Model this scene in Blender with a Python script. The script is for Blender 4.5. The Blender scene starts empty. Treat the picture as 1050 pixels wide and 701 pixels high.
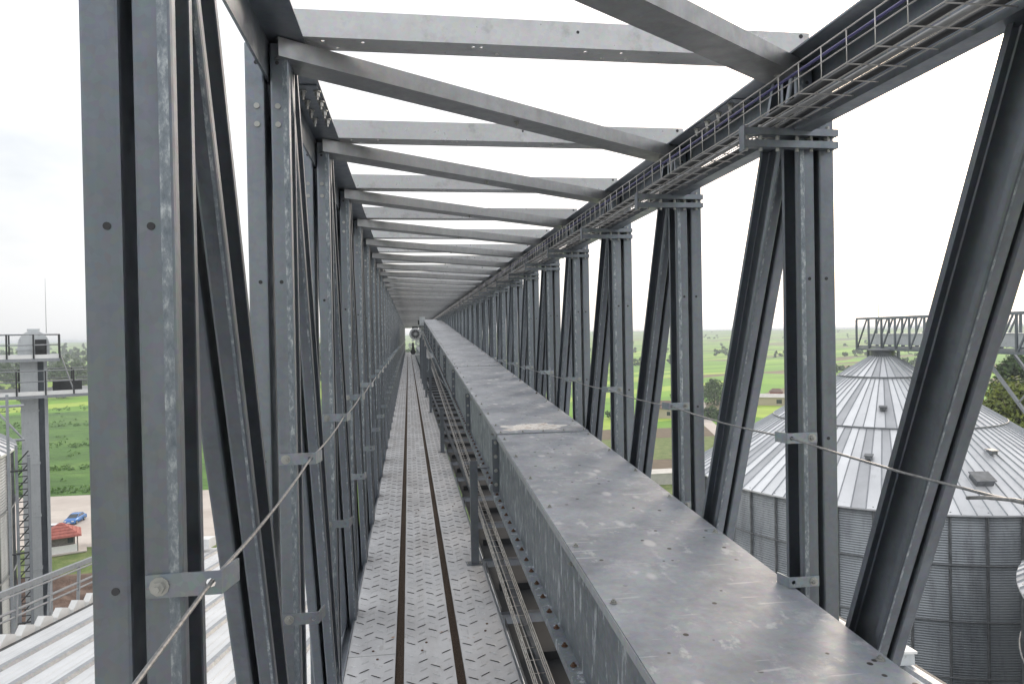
import bpy, bmesh, math, random
from mathutils import Vector, Matrix
random.seed(7)
S = bpy.context.scene
COL = S.collection
R_ = math.radians
EYE = 1.7
GZ = -28.0
HAZE = 0.0004

# ------------------------------------------------------------------ materials
class NT:
    def __init__(s, name):
        s.m = bpy.data.materials.new(name); s.m.use_nodes = True
        s.t = s.m.node_tree; s.n = s.t.nodes; s.l = s.t.links
        s.b = s.n['Principled BSDF']
        s.pos = s.n.new('ShaderNodeNewGeometry').outputs['Position']
    def set(s, **k):
        for a, v in k.items():
            s.b.inputs[a.replace('_', ' ')].default_value = v
        return s
    def link(s, a, b): s.l.new(a, b)
    def mapped(s, sc=(1, 1, 1), rot=(0, 0, 0), loc=(0, 0, 0)):
        n = s.n.new('ShaderNodeMapping'); n.inputs['Scale'].default_value = sc
        n.inputs['Rotation'].default_value = rot; n.inputs['Location'].default_value = loc
        s.link(s.pos, n.inputs['Vector']); return n.outputs[0]
    def noise(s, scale, detail=4, rough=.55, vec=None, dist=0):
        n = s.n.new('ShaderNodeTexNoise'); n.inputs['Scale'].default_value = scale
        n.inputs['Detail'].default_value = detail; n.inputs['Roughness'].default_value = rough
        n.inputs['Distortion'].default_value = dist
        s.link(vec if vec is not None else s.pos, n.inputs['Vector']); return n.outputs['Fac']
    def voro(s, scale, vec=None, out='Color'):
        n = s.n.new('ShaderNodeTexVoronoi'); n.inputs['Scale'].default_value = scale
        s.link(vec if vec is not None else s.pos, n.inputs['Vector']); return n.outputs[out]
    def ramp(s, fac, stops, interp='LINEAR'):
        n = s.n.new('ShaderNodeValToRGB'); n.color_ramp.interpolation = interp
        e = n.color_ramp.elements
        while len(e) < len(stops): e.new(.5)
        for i, (p, c) in enumerate(stops):
            e[i].position = p
            e[i].color = (c, c, c, 1) if isinstance(c, (int, float)) else (*c, 1)
        s.link(fac, n.inputs[0]); return n.outputs[0]
    def mix(s, a, b, f, mode='MIX'):
        n = s.n.new('ShaderNodeMix'); n.data_type = 'RGBA'; n.blend_type = mode
        for i, v in ((6, a), (7, b)):
            if isinstance(v, tuple): n.inputs[i].default_value = (*v, 1)
            else: s.link(v, n.inputs[i])
        if isinstance(f, (int, float)): n.inputs[0].default_value = f
        else: s.link(f, n.inputs[0])
        return n.outputs[2]
    def math(s, op, a, b=0.):
        n = s.n.new('ShaderNodeMath'); n.operation = op
        for i, v in ((0, a), (1, b)):
            if isinstance(v, (int, float)): n.inputs[i].default_value = v
            else: s.link(v, n.inputs[i])
        return n.outputs[0]
    def color(s, c): s.link(c, s.b.inputs['Base Color']); return s
    def rough(s, c): s.link(c, s.b.inputs['Roughness']); return s
    def bump(s, h, strength=.3, dist=.01):
        n = s.n.new('ShaderNodeBump'); n.inputs['Strength'].default_value = strength
        n.inputs['Distance'].default_value = dist
        s.link(h, n.inputs['Height']); s.link(n.outputs[0], s.b.inputs['Normal']); return s

def plain(name, c, rough=.6, metal=0., var=.25, scale=4.):
    t = NT(name); t.set(Metallic=metal, Roughness=rough)
    d = tuple(x * (1 - var) for x in c); l = tuple(min(1, x * (1 + var)) for x in c)
    t.color(t.ramp(t.noise(scale, 5), [(.3, d), (.7, l)]))
    return t.m

def galv(name, dark, light, metal=.55, rough=.48, spangle=.25, streak=(14, 14, 1.2), patch=.0, patchcol=(.55, .57, .6), bumpy=.15, gr=.6):
    t = NT(name); t.set(Metallic=metal)
    base = t.ramp(t.noise(2.3, 6, .6), [(.3, dark), (.7, light)])
    st = t.noise(1., 5, .65, t.mapped(streak))
    base = t.mix(base, t.ramp(st, [(.35, dark), (.68, light)]), .45)
    sp = t.voro(85.)
    base = t.mix(base, t.mix(base, sp, 1., 'MULTIPLY'), spangle * .6)
    oi = t.n.new('ShaderNodeObjectInfo').outputs['Random']
    base = t.mix(base, t.mix(base, t.ramp(oi, [(0, .72), (1, 1.)]), 1., 'MULTIPLY'), 1.)
    grime = t.noise(9., 7, .7)
    base = t.mix(base, t.mix(base, (.35, .33, .31), 1., 'MULTIPLY'), t.ramp(grime, [(.56, 0.), (.78, gr)]))
    if patch:
        pn = t.noise(1., 6, .7, t.mapped(tuple(x * 2.2 for x in streak)))
        base = t.mix(base, patchcol, t.ramp(pn, [(.56, 0.), (.64, patch)]))
    t.color(base)
    t.rough(t.ramp(t.noise(20., 5), [(.3, rough - .1), (.7, rough + .14)]))
    t.bump(t.noise(45., 4), bumpy, .002)
    return t.m

M = {}
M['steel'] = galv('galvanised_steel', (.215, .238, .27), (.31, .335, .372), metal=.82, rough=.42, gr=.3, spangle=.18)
M['lip'] = None
def mk_lip():
    t = NT('rough_zinc_edge'); t.set(Metallic=.8, Roughness=.5)
    n = t.noise(70., 6, .7, t.mapped((1, 1, .45)))
    t.color(t.ramp(n, [(.35, (.17, .2, .23)), (.52, (.26, .29, .32)), (.68, (.55, .58, .6))]))
    t.bump(n, .7, .004); return t.m
M['lip'] = mk_lip()
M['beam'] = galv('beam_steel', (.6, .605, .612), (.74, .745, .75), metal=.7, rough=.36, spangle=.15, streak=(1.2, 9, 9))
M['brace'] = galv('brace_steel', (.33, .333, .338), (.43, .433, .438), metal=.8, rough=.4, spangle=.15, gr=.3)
M['bolt'] = plain('bolt_steel', (.42, .42, .4), .4, .7)
M['rust'] = plain('rusty_bolt', (.1, .055, .035), .8, .1, .4, 60)
M['hole'] = plain('hole_dark', (.05, .05, .053), .9, 0)
M['bracket'] = galv('bracket_zinc', (.32, .36, .4), (.46, .5, .54), metal=.7, rough=.42)
M['rope'] = plain('wire_rope_steel', (.3, .3, .3), .45, .6, .3, 90)
M['tray'] = plain('tray_wire', (.5, .48, .46), .4, .6)
M['cable_black'] = plain('black_cable', (.025, .025, .027), .5)
M['cable_grey'] = plain('grey_cable', (.3, .3, .3), .5)
M['cable_blue'] = plain('violet_blue_cable', (.075, .07, .19), .45)
M['filler'] = None
def mk_filler():
    t = NT('brown_grit'); t.set(Roughness=.95)
    n = t.noise(150., 5, .7)
    t.color(t.ramp(n, [(.35, (.012, .008, .005)), (.55, (.06, .037, .022)), (.72, (.17, .115, .075))]))
    t.bump(n, 1., .01); return t.m
M['filler'] = mk_filler()
def mk_plank():
    t = NT('tread_plate_zinc'); t.set(Metallic=.35)
    b = t.ramp(t.noise(2., 6, .6), [(.3, (.44, .445, .46)), (.7, (.62, .625, .64))])
    b = t.mix(b, (.62, .63, .64), t.ramp(t.noise(7., 6, .7), [(.5, 0.), (.72, .6)]))
    b = t.mix(b, (.2, .18, .16), t.ramp(t.noise(13., 8, .75, t.mapped((1, .6, 1))), [(.57, 0.), (.74, .75)]))
    b = t.mix(b, (.3, .275, .25), t.ramp(t.noise(1.1, 6, .7, t.mapped((2.5, .5, 1), loc=(3, 0, 0))), [(.5, 0.), (.75, .55)]))
    sc = t.noise(1., 3, .6, t.mapped((60, 4, 1), (0, 0, .2)))
    b = t.mix(b, (.25, .25, .26), t.ramp(sc, [(.62, 0.), (.7, .4)]))
    b = t.mix(b, (.33, .14, .05), t.ramp(t.noise(11., 3, .5, t.mapped((1, 1, 1), loc=(5, 3, 0))), [(.72, 0.), (.76, .8)]))
    t.color(b); t.rough(t.ramp(t.noise(18., 5), [(.3, .38), (.7, .6)]))
    t.bump(t.noise(30., 4), .12, .003); return t.m
M['plank'] = mk_plank()
def mk_cover():
    t = NT('cover_zinc'); t.set(Metallic=.25)
    b = t.ramp(t.noise(2.2, 8, .68), [(.32, (.21, .228, .258)), (.68, (.41, .43, .465))])
    sp = t.voro(60.)
    b = t.mix(b, t.mix(b, sp, 1., 'MULTIPLY'), .12)
    b = t.mix(b, (.66, .67, .67), t.ramp(t.noise(11., 5, .6, t.mapped((1.25, .8, 1))), [(.6, 0.), (.68, .4)]))
    b = t.mix(b, (.62, .63, .64), t.ramp(t.noise(3.5, 8, .75, t.mapped((1, 1, 1), loc=(3, 9, 0))), [(.56, 0.), (.75, .6)]))
    spk = t.math('MULTIPLY', t.ramp(t.voro(13., out='Distance'), [(.0, 1.), (.1, 1.), (.125, 0.)]), t.ramp(t.noise(4., 2, .5, t.mapped((1, 1, 1), loc=(7, 2, 0))), [(.46, 0.), (.5, 1.)]))
    b = t.mix(b, (.05, .046, .042), spk)
    wsp = t.math('MULTIPLY', t.ramp(t.voro(6., t.mapped((1.2, .7, 1), loc=(2, 2, 0)), 'Distance'), [(.0, 1.), (.13, .8), (.2, 0.)]), t.ramp(t.noise(2., 2, .5), [(.45, 0.), (.52, .8)]))
    b = t.mix(b, (.6, .6, .6), wsp)
    b = t.mix(b, (.17, .17, .18), t.ramp(t.noise(5., 7, .7, t.mapped((1, 1, 1), loc=(1, 4, 0))), [(.55, 0.), (.72, .55)]))
    sc = t.noise(1., 2, .5, t.mapped((4, 45, 1), (0, 0, .65)))
    b = t.mix(b, (.6, .6, .62), t.ramp(sc, [(.66, 0.), (.7, .35)]))
    t.color(b); t.rough(t.ramp(t.noise(8., 6), [(.3, .46), (.7, .66)]))
    t.bump(t.noise(30., 4), .1, .003); return t.m
M['cover'] = mk_cover()
M['side'] = galv('housing_side_zinc', (.16, .185, .215), (.3, .33, .36), metal=.45, spangle=.3, streak=(9, 9, 2.6), patch=.8, patchcol=(.6, .64, .68))
def mk_residue():
    t = NT('dried_white_residue'); t.set(Roughness=.9)
    n = t.noise(22., 6, .7, t.mapped((.7, 1.6, 1)))
    t.color(t.ramp(n, [(.36, (.4, .405, .42)), (.44, (.66, .65, .62)), (.56, (.66, .62, .58)), (.6, (.24, .15, .1)), (.72, (.45, .36, .3))]))
    return t.m
M['residue'] = mk_residue()
M['motor'] = plain('motor_grey_paint', (.55, .56, .57), .45, .2)
M['dark'] = plain('dark_grey_paint_and_shade', (.05, .052, .055), .6)  # paint of motors and fittings; also painted shade under the floor
def silo_wall():
    t = NT('corrugated_silo_wall'); t.set(Metallic=.55, Roughness=.5)
    b = t.ramp(t.noise(.5, 5), [(.3, (.27, .295, .32)), (.7, (.4, .425, .45))])
    b = t.mix(b, (.13, .135, .14), t.ramp(t.noise(1., 5, .7, t.mapped((1.4, 1.4, .25))), [(.5, 0.), (.75, .7)]))
    t.color(b); return t.m
M['silo_wall'] = silo_wall()
def silo_roof():
    t = NT('silo_roof_zinc'); t.set(Metallic=.3, Roughness=.42)
    b = t.ramp(t.noise(.35, 5), [(.3, (.56, .57, .59)), (.7, (.72, .73, .75))])
    b = t.mix(b, (.4, .4, .41), t.ramp(t.noise(2.4, 7, .7), [(.55, 0.), (.75, .55)]))
    t.color(b); return t.m
M['silo_roof'] = silo_roof()
M['silo_sheet'] = plain('silo_roof_sheet_dull', (.44, .45, .47), .5, .3, .12, .8)
M['silo_sheet_bright'] = plain('silo_roof_sheet_new', (.74, .75, .77), .45, .2, .08, .8)
M['silo_rib'] = plain('silo_stiffener_zinc', (.2, .21, .22), .5, .5)
M['roof_white'] = plain('white_sheet_roof', (.62, .635, .65), .45, .05, .08, 1.5)
M['rail'] = galv('handrail_zinc', (.34, .36, .39), (.46, .48, .5), metal=.3)
M['white'] = plain('white_paint', (.8, .8, .79), .5, 0, .05)
M['tower'] = galv('elevator_casing', (.6, .63, .65), (.72, .75, .77), metal=.15, spangle=.08)
M['red_roof'] = plain('red_tiles', (.36, .11, .085), .7, 0, .25, 2.5)
M['wood'] = plain('weathered_boards', (.17, .155, .14), .8)
M['glass'] = plain('dark_glass', (.03, .04, .05), .12, 0)
M['rubber'] = plain('tyre_rubber', (.02, .02, .02), .8)
M['car_blue'] = plain('blue_car_paint', (.045, .17, .45), .25, .2, .05)
M['car_white'] = plain('white_car_paint', (.78, .78, .78), .25, 0, .03)
M['lamp'] = plain('lamp_lens', (.75, .75, .72), .15)
M['concrete'] = plain('concrete_wall_grey', (.52, .5, .46), .85, 0, .12, .8)
M['plaster'] = plain('beige_plaster', (.5, .42, .33), .85, 0, .1)
M['brown_roof'] = plain('brown_roof_sheet', (.17, .11, .085), .8)
M['bark'] = plain('tree_bark', (.09, .065, .045), .9)
def leafmat(name, a, b, c):
    t = NT(name); t.set(Roughness=.6)
    col = t.ramp(t.noise(.7, 3), [(.3, a), (.5, b), (.72, c)])
    t.color(col)
    tr = t.n.new('ShaderNodeBsdfTranslucent'); t.link(col, tr.inputs[0])
    mx = t.n.new('ShaderNodeMixShader'); mx.inputs[0].default_value = .3
    out = t.n['Material Output']
    t.link(t.b.outputs[0], mx.inputs[1]); t.link(tr.outputs[0], mx.inputs[2]); t.link(mx.outputs[0], out.inputs['Surface'])
    return t.m
M['leaf_dark'] = leafmat('dark_foliage', (.03, .065, .015), (.06, .115, .025), (.1, .165, .04))
M['leaf_mid'] = leafmat('mid_foliage', (.04, .08, .02), (.07, .125, .03), (.11, .17, .045))
M['leaf_yellow'] = leafmat('yellow_green_foliage', (.09, .12, .015), (.16, .2, .025), (.24, .27, .04))
def mk_grass(name, a, b, c, sc=.25, bumpd=.3):
    t = NT(name); t.set(Roughness=.9)
    col = t.ramp(t.noise(sc, 7, .62), [(.32, a), (.5, b), (.68, c)])
    col = t.mix(col, tuple(x * .55 for x in a), t.ramp(t.noise(sc * 5, 5, .6, t.mapped((1, 2.2, 1))), [(.5, 0.), (.7, .8)]))
    t.color(col); t.bump(t.noise(sc * 6, 6, .7), .9, bumpd); return t.m
M['grass'] = mk_grass('field_grass', (.045, .115, .012), (.075, .18, .02), (.14, .245, .04), .045, 1.)
M['lawn'] = mk_grass('lawn_grass', (.07, .12, .02), (.12, .17, .035), (.2, .22, .08), .5, .1)
def mk_dirt():
    t = NT('bare_brown_soil'); t.set(Roughness=.95)
    n = t.noise(.45, 8, .7)
    t.color(t.ramp(n, [(.3, (.05, .032, .024)), (.5, (.12, .075, .055)), (.72, (.24, .17, .13))]))
    t.bump(n, 1., .6); return t.m
M['dirt'] = mk_dirt()
def mk_pave():
    t = NT('pale_pavement'); t.set(Roughness=.9)
    c = t.ramp(t.noise(.12, 7, .65), [(.3, (.42, .37, .33)), (.7, (.56, .51, .46))])
    t.color(t.mix(c, (.3, .27, .24), t.ramp(t.noise(.6, 6, .7, t.mapped((.2, 1, 1))), [(.56, 0.), (.72, .5)])))
    return t.m
M['pave'] = mk_pave()
def mk_fields():
    t = NT('farm_strips'); t.set(Roughness=.95)
    br = t.n.new('ShaderNodeTexBrick')
    warp = t.noise(.004, 2)
    vec = t.mapped((1, 1, 1), (0, 0, R_(-28)))
    wn = t.n.new('ShaderNodeVectorMath'); wn.operation = 'MULTIPLY_ADD'
    comb = t.n.new('ShaderNodeCombineXYZ'); t.link(warp, comb.inputs[1])
    t.link(comb.outputs[0], wn.inputs[0]); wn.inputs[1].default_value = (0, 140, 0); t.link(vec, wn.inputs[2])
    t.link(wn.outputs[0], br.inputs['Vector'])
    for k, v in (('Scale', 1.), ('Mortar Size', 0.), ('Brick Width', 210.), ('Row Height', 19.), ('Bias', 0.)):
        br.inputs[k].default_value = v
    br.inputs['Color1'].default_value = (0, 0, 0, 1); br.inputs['Color2'].default_value = (1, 1, 1, 1)
    br.offset = .37
    c = t.ramp(br.outputs['Color'], [(0, (.13, .28, .015)), (.2, (.25, .42, .03)), (.38, (.17, .125, .07)), (.46, (.18, .36, .02)),
                                     (.62, (.32, .44, .05)), (.78, (.2, .155, .095)), (.86, (.14, .31, .02))], 'CONSTANT')
    c = t.mix(c, (.05, .09, .02), t.ramp(t.noise(.03, 7, .7), [(.52, 0.), (.68, .5)]))
    c = t.mix(c, (.06, .12, .03), t.ramp(t.noise(.0035, 5, .6), [(.55, 0.), (.62, .75)]))
    t.color(c); return t.m
M['fields'] = mk_fields()
M['yard_bounce'] = plain('concrete_yard_bounce', (.4, .385, .37), .95, 0, .2, .3)  # concrete, kept pale to bounce light up onto the steel
M['brown_field'] = plain('ploughed_soil', (.13, .098, .062), .95, 0, .2, .6)

# ------------------------------------------------------------------ mesh builder
class MB:
    def __init__(s): s.v = []; s.f = []; s.mi = []; s.sm = []
    def add(s, vs, fs, mi=0, smooth=False):
        o = len(s.v); s.v += [tuple(v) for v in vs]
        for f in fs: s.f.append(tuple(i + o for i in f)); s.mi.append(mi); s.sm.append(smooth)
    def box(s, a, b, mi=0):
        x0, y0, z0 = a; x1, y1, z1 = b
        s.add([(x0, y0, z0), (x1, y0, z0), (x1, y1, z0), (x0, y1, z0), (x0, y0, z1), (x1, y0, z1), (x1, y1, z1), (x0, y1, z1)],
              [(0, 3, 2, 1), (4, 5, 6, 7), (0, 1, 5, 4), (1, 2, 6, 5), (2, 3, 7, 6), (3, 0, 4, 7)], mi)
    def frame_box(s, o, ax, ay, az, mi=0):
        o = Vector(o); ax, ay, az = Vector(ax), Vector(ay), Vector(az)
        s.add([o, o + ax, o + ax + ay, o + ay, o + az, o + ax + az, o + ax + ay + az, o + ay + az],
              [(0, 3, 2, 1), (4, 5, 6, 7), (0, 1, 5, 4), (1, 2, 6, 5), (2, 3, 7, 6), (3, 0, 4, 7)], mi)
    def extr(s, sec, p0, p1, A, B, mi=0, caps=True, mids=None):
        p0, p1, A, B = Vector(p0), Vector(p1), Vector(A), Vector(B); n = len(sec)
        vs = [p0 + A * a + B * b for a, b in sec] + [p1 + A * a + B * b for a, b in sec]
        o = len(s.v); s.v += [tuple(v) for v in vs]
        for i in range(n):
            j = (i + 1) % n
            s.f.append((o + i, o + j, o + n + j, o + n + i)); s.mi.append(mids[i] if mids else mi); s.sm.append(False)
        if caps:
            s.f.append(tuple(o + i for i in range(n))[::-1]); s.mi.append(mi); s.sm.append(False)
            s.f.append(tuple(o + n + i for i in range(n))); s.mi.append(mi); s.sm.append(False)
    def tube(s, pts, r, n=6, mi=0, caps=True, closed=False):
        pts = [Vector(p) for p in pts]; o = len(s.v); m = len(pts)
        up = Vector((0, 0, 1))
        for i, p in enumerate(pts):
            if closed: d = pts[(i + 1) % m] - pts[i - 1]
            else: d = pts[min(i + 1, m - 1)] - pts[max(i - 1, 0)]
            d.normalize()
            u = d.cross(up)
            if u.length < .05: u = d.cross(Vector((1, 0, 0)))
            u.normalize(); w = u.cross(d)
            rr = r[i] if isinstance(r, (list, tuple)) else r
            for k in range(n):
                a = 2 * math.pi * k / n
                s.v.append(tuple(p + (u * math.cos(a) + w * math.sin(a)) * rr))
        for i in range(m if closed else m - 1):
            for k in range(n):
                a = o + i * n + k; b = o + i * n + (k + 1) % n
                c = o + ((i + 1) % m) * n + (k + 1) % n; d = o + ((i + 1) % m) * n + k
                s.f.append((a, b, c, d)); s.mi.append(mi); s.sm.append(n > 7 or m > 2)
        if caps and not closed:
            s.f.append(tuple(o + k for k in range(n))[::-1]); s.mi.append(mi); s.sm.append(False)
            s.f.append(tuple(o + (m - 1) * n + k for k in range(n))); s.mi.append(mi); s.sm.append(False)
    def cyl(s, c, axis, r, h, n=8, mi=0, r2=None):
        c = Vector(c); ax = Vector(axis).normalized()
        s.tube([c, c + ax * h], [r, r if r2 is None else r2], n, mi)
    def hexbolt(s, c, axis, r=.012, h=.01, mi=0):
        s.cyl(c, axis, r * 1.5, h * .25, 10, mi); s.cyl(Vector(c) + Vector(axis).normalized() * h * .25, axis, r, h * .75, 6, mi)
        s.cyl(Vector(c) + Vector(axis).normalized() * h, axis, r * .55, h * .6, 6, mi)
    def lathe(s, prof, c=(0, 0, 0), n=32, mi=0, smooth=True, a0=0, a1=2 * math.pi):
        o = len(s.v); cx, cy, cz = c; full = abs(a1 - a0 - 2 * math.pi) < 1e-6
        N = n if full else n + 1
        for r, z in prof:
            for k in range(N):
                a = a0 + (a1 - a0) * k / n
                s.v.append((cx + r * math.cos(a), cy + r * math.sin(a), cz + z))
        for i in range(len(prof) - 1):
            for k in range(n):
                k2 = (k + 1) % N
                s.f.append((o + i * N + k, o + i * N + k2, o + (i + 1) * N + k2, o + (i + 1) * N + k)); s.mi.append(mi); s.sm.append(smooth)
    def holed_plate(s, o, U, V, N, W, L, t, holes, r=.009, mi=0, mih=0):
        """plate W along U, L along V, thickness t along N, round holes through it at (u, v) near the mid line"""
        o, U, V, N = Vector(o), Vector(U), Vector(V), Vector(N)
        P = lambda u, v, d: o + U * u + V * v + N * d
        hs = sorted(holes, key=lambda h: h[1]); y = 0
        def slab(v0, v1):
            if v1 - v0 < 1e-5: return
            s.add([P(0, v0, 0), P(W, v0, 0), P(W, v1, 0), P(0, v1, 0), P(0, v0, t), P(W, v0, t), P(W, v1, t), P(0, v1, t)],
                  [(0, 3, 2, 1), (4, 5, 6, 7), (1, 2, 6, 5), (3, 0, 4, 7)] + ([(0, 1, 5, 4)] if v0 < 1e-6 else []) + ([(2, 3, 7, 6)] if v1 > L - 1e-6 else []), mi)
        for (hu, hv) in hs:
            q = r * 1.6
            slab(y, hv - q)
            sq = [(0, hv - q), (hu, hv - q), (W, hv - q), (W, hv), (W, hv + q), (hu, hv + q), (0, hv + q), (0, hv)]
            ang = [-.75, -.5, -.25, 0, .25, .5, .75, 1.]
            ci = [(hu + r * math.cos(a * math.pi), hv + r * math.sin(a * math.pi)) for a in ang]
            vs = [P(u, v, 0) for u, v in sq] + [P(u, v, 0) for u, v in ci] + [P(u, v, t) for u, v in sq] + [P(u, v, t) for u, v in ci]
            fs = []
            for i in range(8):
                j = (i + 1) % 8
                fs += [(i, 8 + i, 8 + j, j), (16 + i, 16 + j, 24 + j, 24 + i), (8 + i, 24 + i, 24 + j, 8 + j)]
            s.add(vs, fs, mi); s.add([vs[2], vs[4], vs[20], vs[18]], [(0, 1, 2, 3)], mi); s.add([vs[0], vs[6], vs[22], vs[16]], [(3, 2, 1, 0)], mi)
            y = hv + q
        slab(y, L)
    def build(s, name, mats, parent=None, loc=None, fixn=True):
        me = bpy.data.meshes.new(name)
        me.from_pydata(s.v, [], s.f)
        for m in (mats if isinstance(mats, (list, tuple)) else [mats]): me.materials.append(m)
        me.polygons.foreach_set('material_index', s.mi)
        me.polygons.foreach_set('use_smooth', s.sm)
        if fixn:
            bm = bmesh.new(); bm.from_mesh(me); bmesh.ops.recalc_face_normals(bm, faces=bm.faces); bm.to_mesh(me); bm.free()
        me.update()
        o = bpy.data.objects.new(name, me); COL.objects.link(o)
        if parent: o.parent = parent
        if loc: o.location = loc
        return o

def tag(o, label=None, cat=None, group=None, kind=None):
    if label: o['label'] = label
    if cat: o['category'] = cat
    if group: o['group'] = group
    if kind: o['kind'] = kind
    return o
def thing(name, label, cat, loc=(0, 0, 0), rz=0, group=None):
    o = bpy.data.objects.new(name, None); COL.objects.link(o); o.location = loc; o.rotation_euler.z = rz
    o.empty_display_size = .2
    return tag(o, label, cat, group)
def copy_part(o, parent, dy=0):
    c = o.copy(); COL.objects.link(c); c.parent = parent
    c.location = o.location + Vector((0, dy, 0)); return c
def children(o): return [c for c in bpy.data.objects if c.parent == o]
def copy_tree(o, parent=None):
    kids = children(o)
    c = o.copy(); COL.objects.link(c); c.parent = parent
    for k in kids: copy_tree(k, c)
    return c

# ------------------------------------------------------------------ truss bridge
SP = 1.09; Y1 = 2.205
def YK(k): return Y1 + (k - 1) * SP
K0, KN, KFAR = -1, 47, 68
D = .115; T = .003
XL = -.341; XRO = 1.435
ZCH = EYE + .897        # underside of the top chord flange
ZBOT = -.12
bridge = thing('truss_bridge', 'long galvanised steel truss bridge of posts, braces and roof beams around the walkway', 'bridge', (.5, 0, 0))
bx = -.5                # children are written in world x
def B(mb, name, mats, parent=bridge, loc=None):
    o = mb.build(name, mats, parent)
    o.location = Vector(loc or (0, 0, 0)) + (Vector((bx, 0, 0)) if parent is bridge else Vector())
    return o

def lipped_c(sign, w=.056, d=D, t=T, lip=.022, c=.006):
    """closed outline, web at a=0, open side at a=w; sign turns it"""
    o = [(w, lip), (w, c), (w - c * .3, c * .3), (w - c, 0), (c, 0), (c * .3, c * .3), (0, c), (0, d - c), (c * .3, d - c * .3), (c, d), (w - c, d), (w - c * .3, d - c * .3), (w, d - c), (w, d - lip)]
    i = [(w - t, d - lip), (w - t, d - c), (w - c, d - t), (c, d - t), (t, d - c), (t, c), (c, t), (w - c, t), (w - t, c), (w - t, lip)]
    return [(a * sign, b) for a, b in o + i]
# lip faces get the rough zinc material
def lip_mids(n=24): return None

def double_c(mb, p0, p1, A, Bv, xin_web, xout_web, side, w=.056, d=D, t0=.036):
    """two lipped channels back to back; side=+1: inside of the bridge is +x"""
    for xw, sg in ((xin_web, side), (xout_web, -side)):
        sec = [(xw + a, b) for a, b in lipped_c(sg, w, d)]
        mb.extr(sec, p0, p1, A, Bv, 0, True, lip_mids())
        # strip of rough zinc along the front flange next to the lip
        if xw == xout_web: continue
        x0 = xw + sg * t0; x1 = xw + sg * (w - .0048)
        off = Vector(Bv) * -.0006
        P0, P1, a = Vector(p0), Vector(p1), Vector(A)
        mb.add([P0 + a * x0 + off, P0 + a * x1 + off, P1 + a * x1 + off, P1 + a * x0 + off], [(0, 1, 2, 3)], 2 if False else 1)

SIDES = {+1: (-.397, -.414), -1: (1.362, 1.379)}   # side -> inner web x, outer web x
def post_mesh(side):
    mb = MB(); wi, wo = SIDES[side]
    double_c(mb, (0, 0, ZBOT), (0, 0, ZCH - .012), (1, 0, 0), (0, 1, 0), wi, wo, side)
    for z in (ZCH - .07, ZCH - .2, ZCH - .255, EYE + .17, EYE - .37, EYE - 1.15, .12):
        for xw, sg in ((wi, side), (wo, -side)):
            c = (xw + sg * .022, -.0012, z)
            if z in (ZCH - .2, ZCH - .255): mb.cyl((c[0], 0, z), (0, -1, 0), .0085, .004, 10, 2)
            else: mb.cyl((c[0], .0, z), (0, -1, 0), .0058, .0012, 12, 3)
    # spacer between the channels at the top and bottom
    xm = (wi + wo) / 2
    mb.box((xm - .0083, .008, ZBOT + .01), (xm + .0083, .1, ZBOT + .2), 0)
    return mb
def diag_mesh(side):
    mb = MB(); wi, wo = SIDES[side]
    p0 = Vector((0, .022, ZCH - .02)); p1 = Vector((0, SP - .03, ZBOT + .02))
    d = (p1 - p0).normalized(); bv = Vector((0, -d.z, d.y))   # perpendicular, pointing up the bridge
    if bv.y < 0: bv = -bv
    wi = wi + side * .015; wo = wi - side * .013
    double_c(mb, p0, p1, (1, 0, 0), bv, wi, wo, side, .041, .145, .03)
    return mb
def bracket_mesh(side):
    mb = MB(); wi, wo = SIDES[side]
    x0 = wi + side * .004; x1 = wi + side * .108
    y = -.0045
    lo, hi = min(x0, x1), max(x0, x1)
    ho = [((x1 - side * .008) - lo if side > 0 else (x1 - side * .008) - lo, .0175)]
    mb.holed_plate((lo, y, -.0175), (1, 0, 0), (0, 0, 1), (0, 1, 0), hi - lo, .035, .004, [(abs(x1 - side * .012 - lo), .0175)], .0075, 0)
    mb.frame_box((x1, y, -.0175), (side * .004, 0, 0), (side * .012, .06, 0), (0, 0, .035), 0)
    mb.hexbolt((wi + side * .024, y, 0), (0, -1, 0), .0095, .011, 1)
    return mb
steelset = [M['steel'], M['lip'], M['bolt'], M['hole']]
posts = {}
proto = {}
for side in (1, -1):
    proto['post', side] = post_mesh(side)
    proto['diag', side] = diag_mesh(side)
def first_or_copy(key, name, mats, k):
    """the first of a kind is built, the others copy it"""
    if key not in posts:
        posts[key] = B(proto[key], name, mats); o = posts[key]
    else: o = copy_part(posts[key], bridge)
    o.location = (bx, YK(k), 0); return o
brk = {}
for k in range(K0, KN + 1):
    for side in (1, -1):
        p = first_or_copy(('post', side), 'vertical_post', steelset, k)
        if k <= 22 and k >= 0:
            for z in (EYE - .365, EYE - .85):
                if side not in brk:
                    brk[side] = bracket_mesh(side).build('rail_bracket', [M['bracket'], M['bolt']], p); b = brk[side]
                else: b = brk[side].copy(); COL.objects.link(b); b.parent = p
                b.location = (0, 0, z)
        if k >= 0 or side < 0: first_or_copy(('diag', side), 'diagonal_brace', steelset, k)
def far_copy(name, key_mb, ks, offs=((0, 0, 0),), mats=steelset):
    mb = MB()
    for k in ks:
        for (src, z) in key_mb:
            mb.add([(x, y + YK(k), zz + z) for x, y, zz in src.v], src.f, 0)
            n = len(src.f); mb.mi[-n:] = src.mi
    o = B(mb, name, mats); o['kind'] = 'stuff'; return o
far_copy('vertical_post', [(proto['post', 1], 0), (proto['post', -1], 0)], range(KN + 1, KFAR))
far_copy('diagonal_brace', [(proto['diag', 1], 0), (proto['diag', -1], 0)], range(KN + 1, KFAR))
bl, br_ = bracket_mesh(1), bracket_mesh(-1)
far_copy('rail_bracket', [(bl, EYE - .365), (bl, EYE - .85), (br_, EYE - .365), (br_, EYE - .85)], range(23, KFAR), mats=[M['bracket'], M['bolt']])

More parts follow.
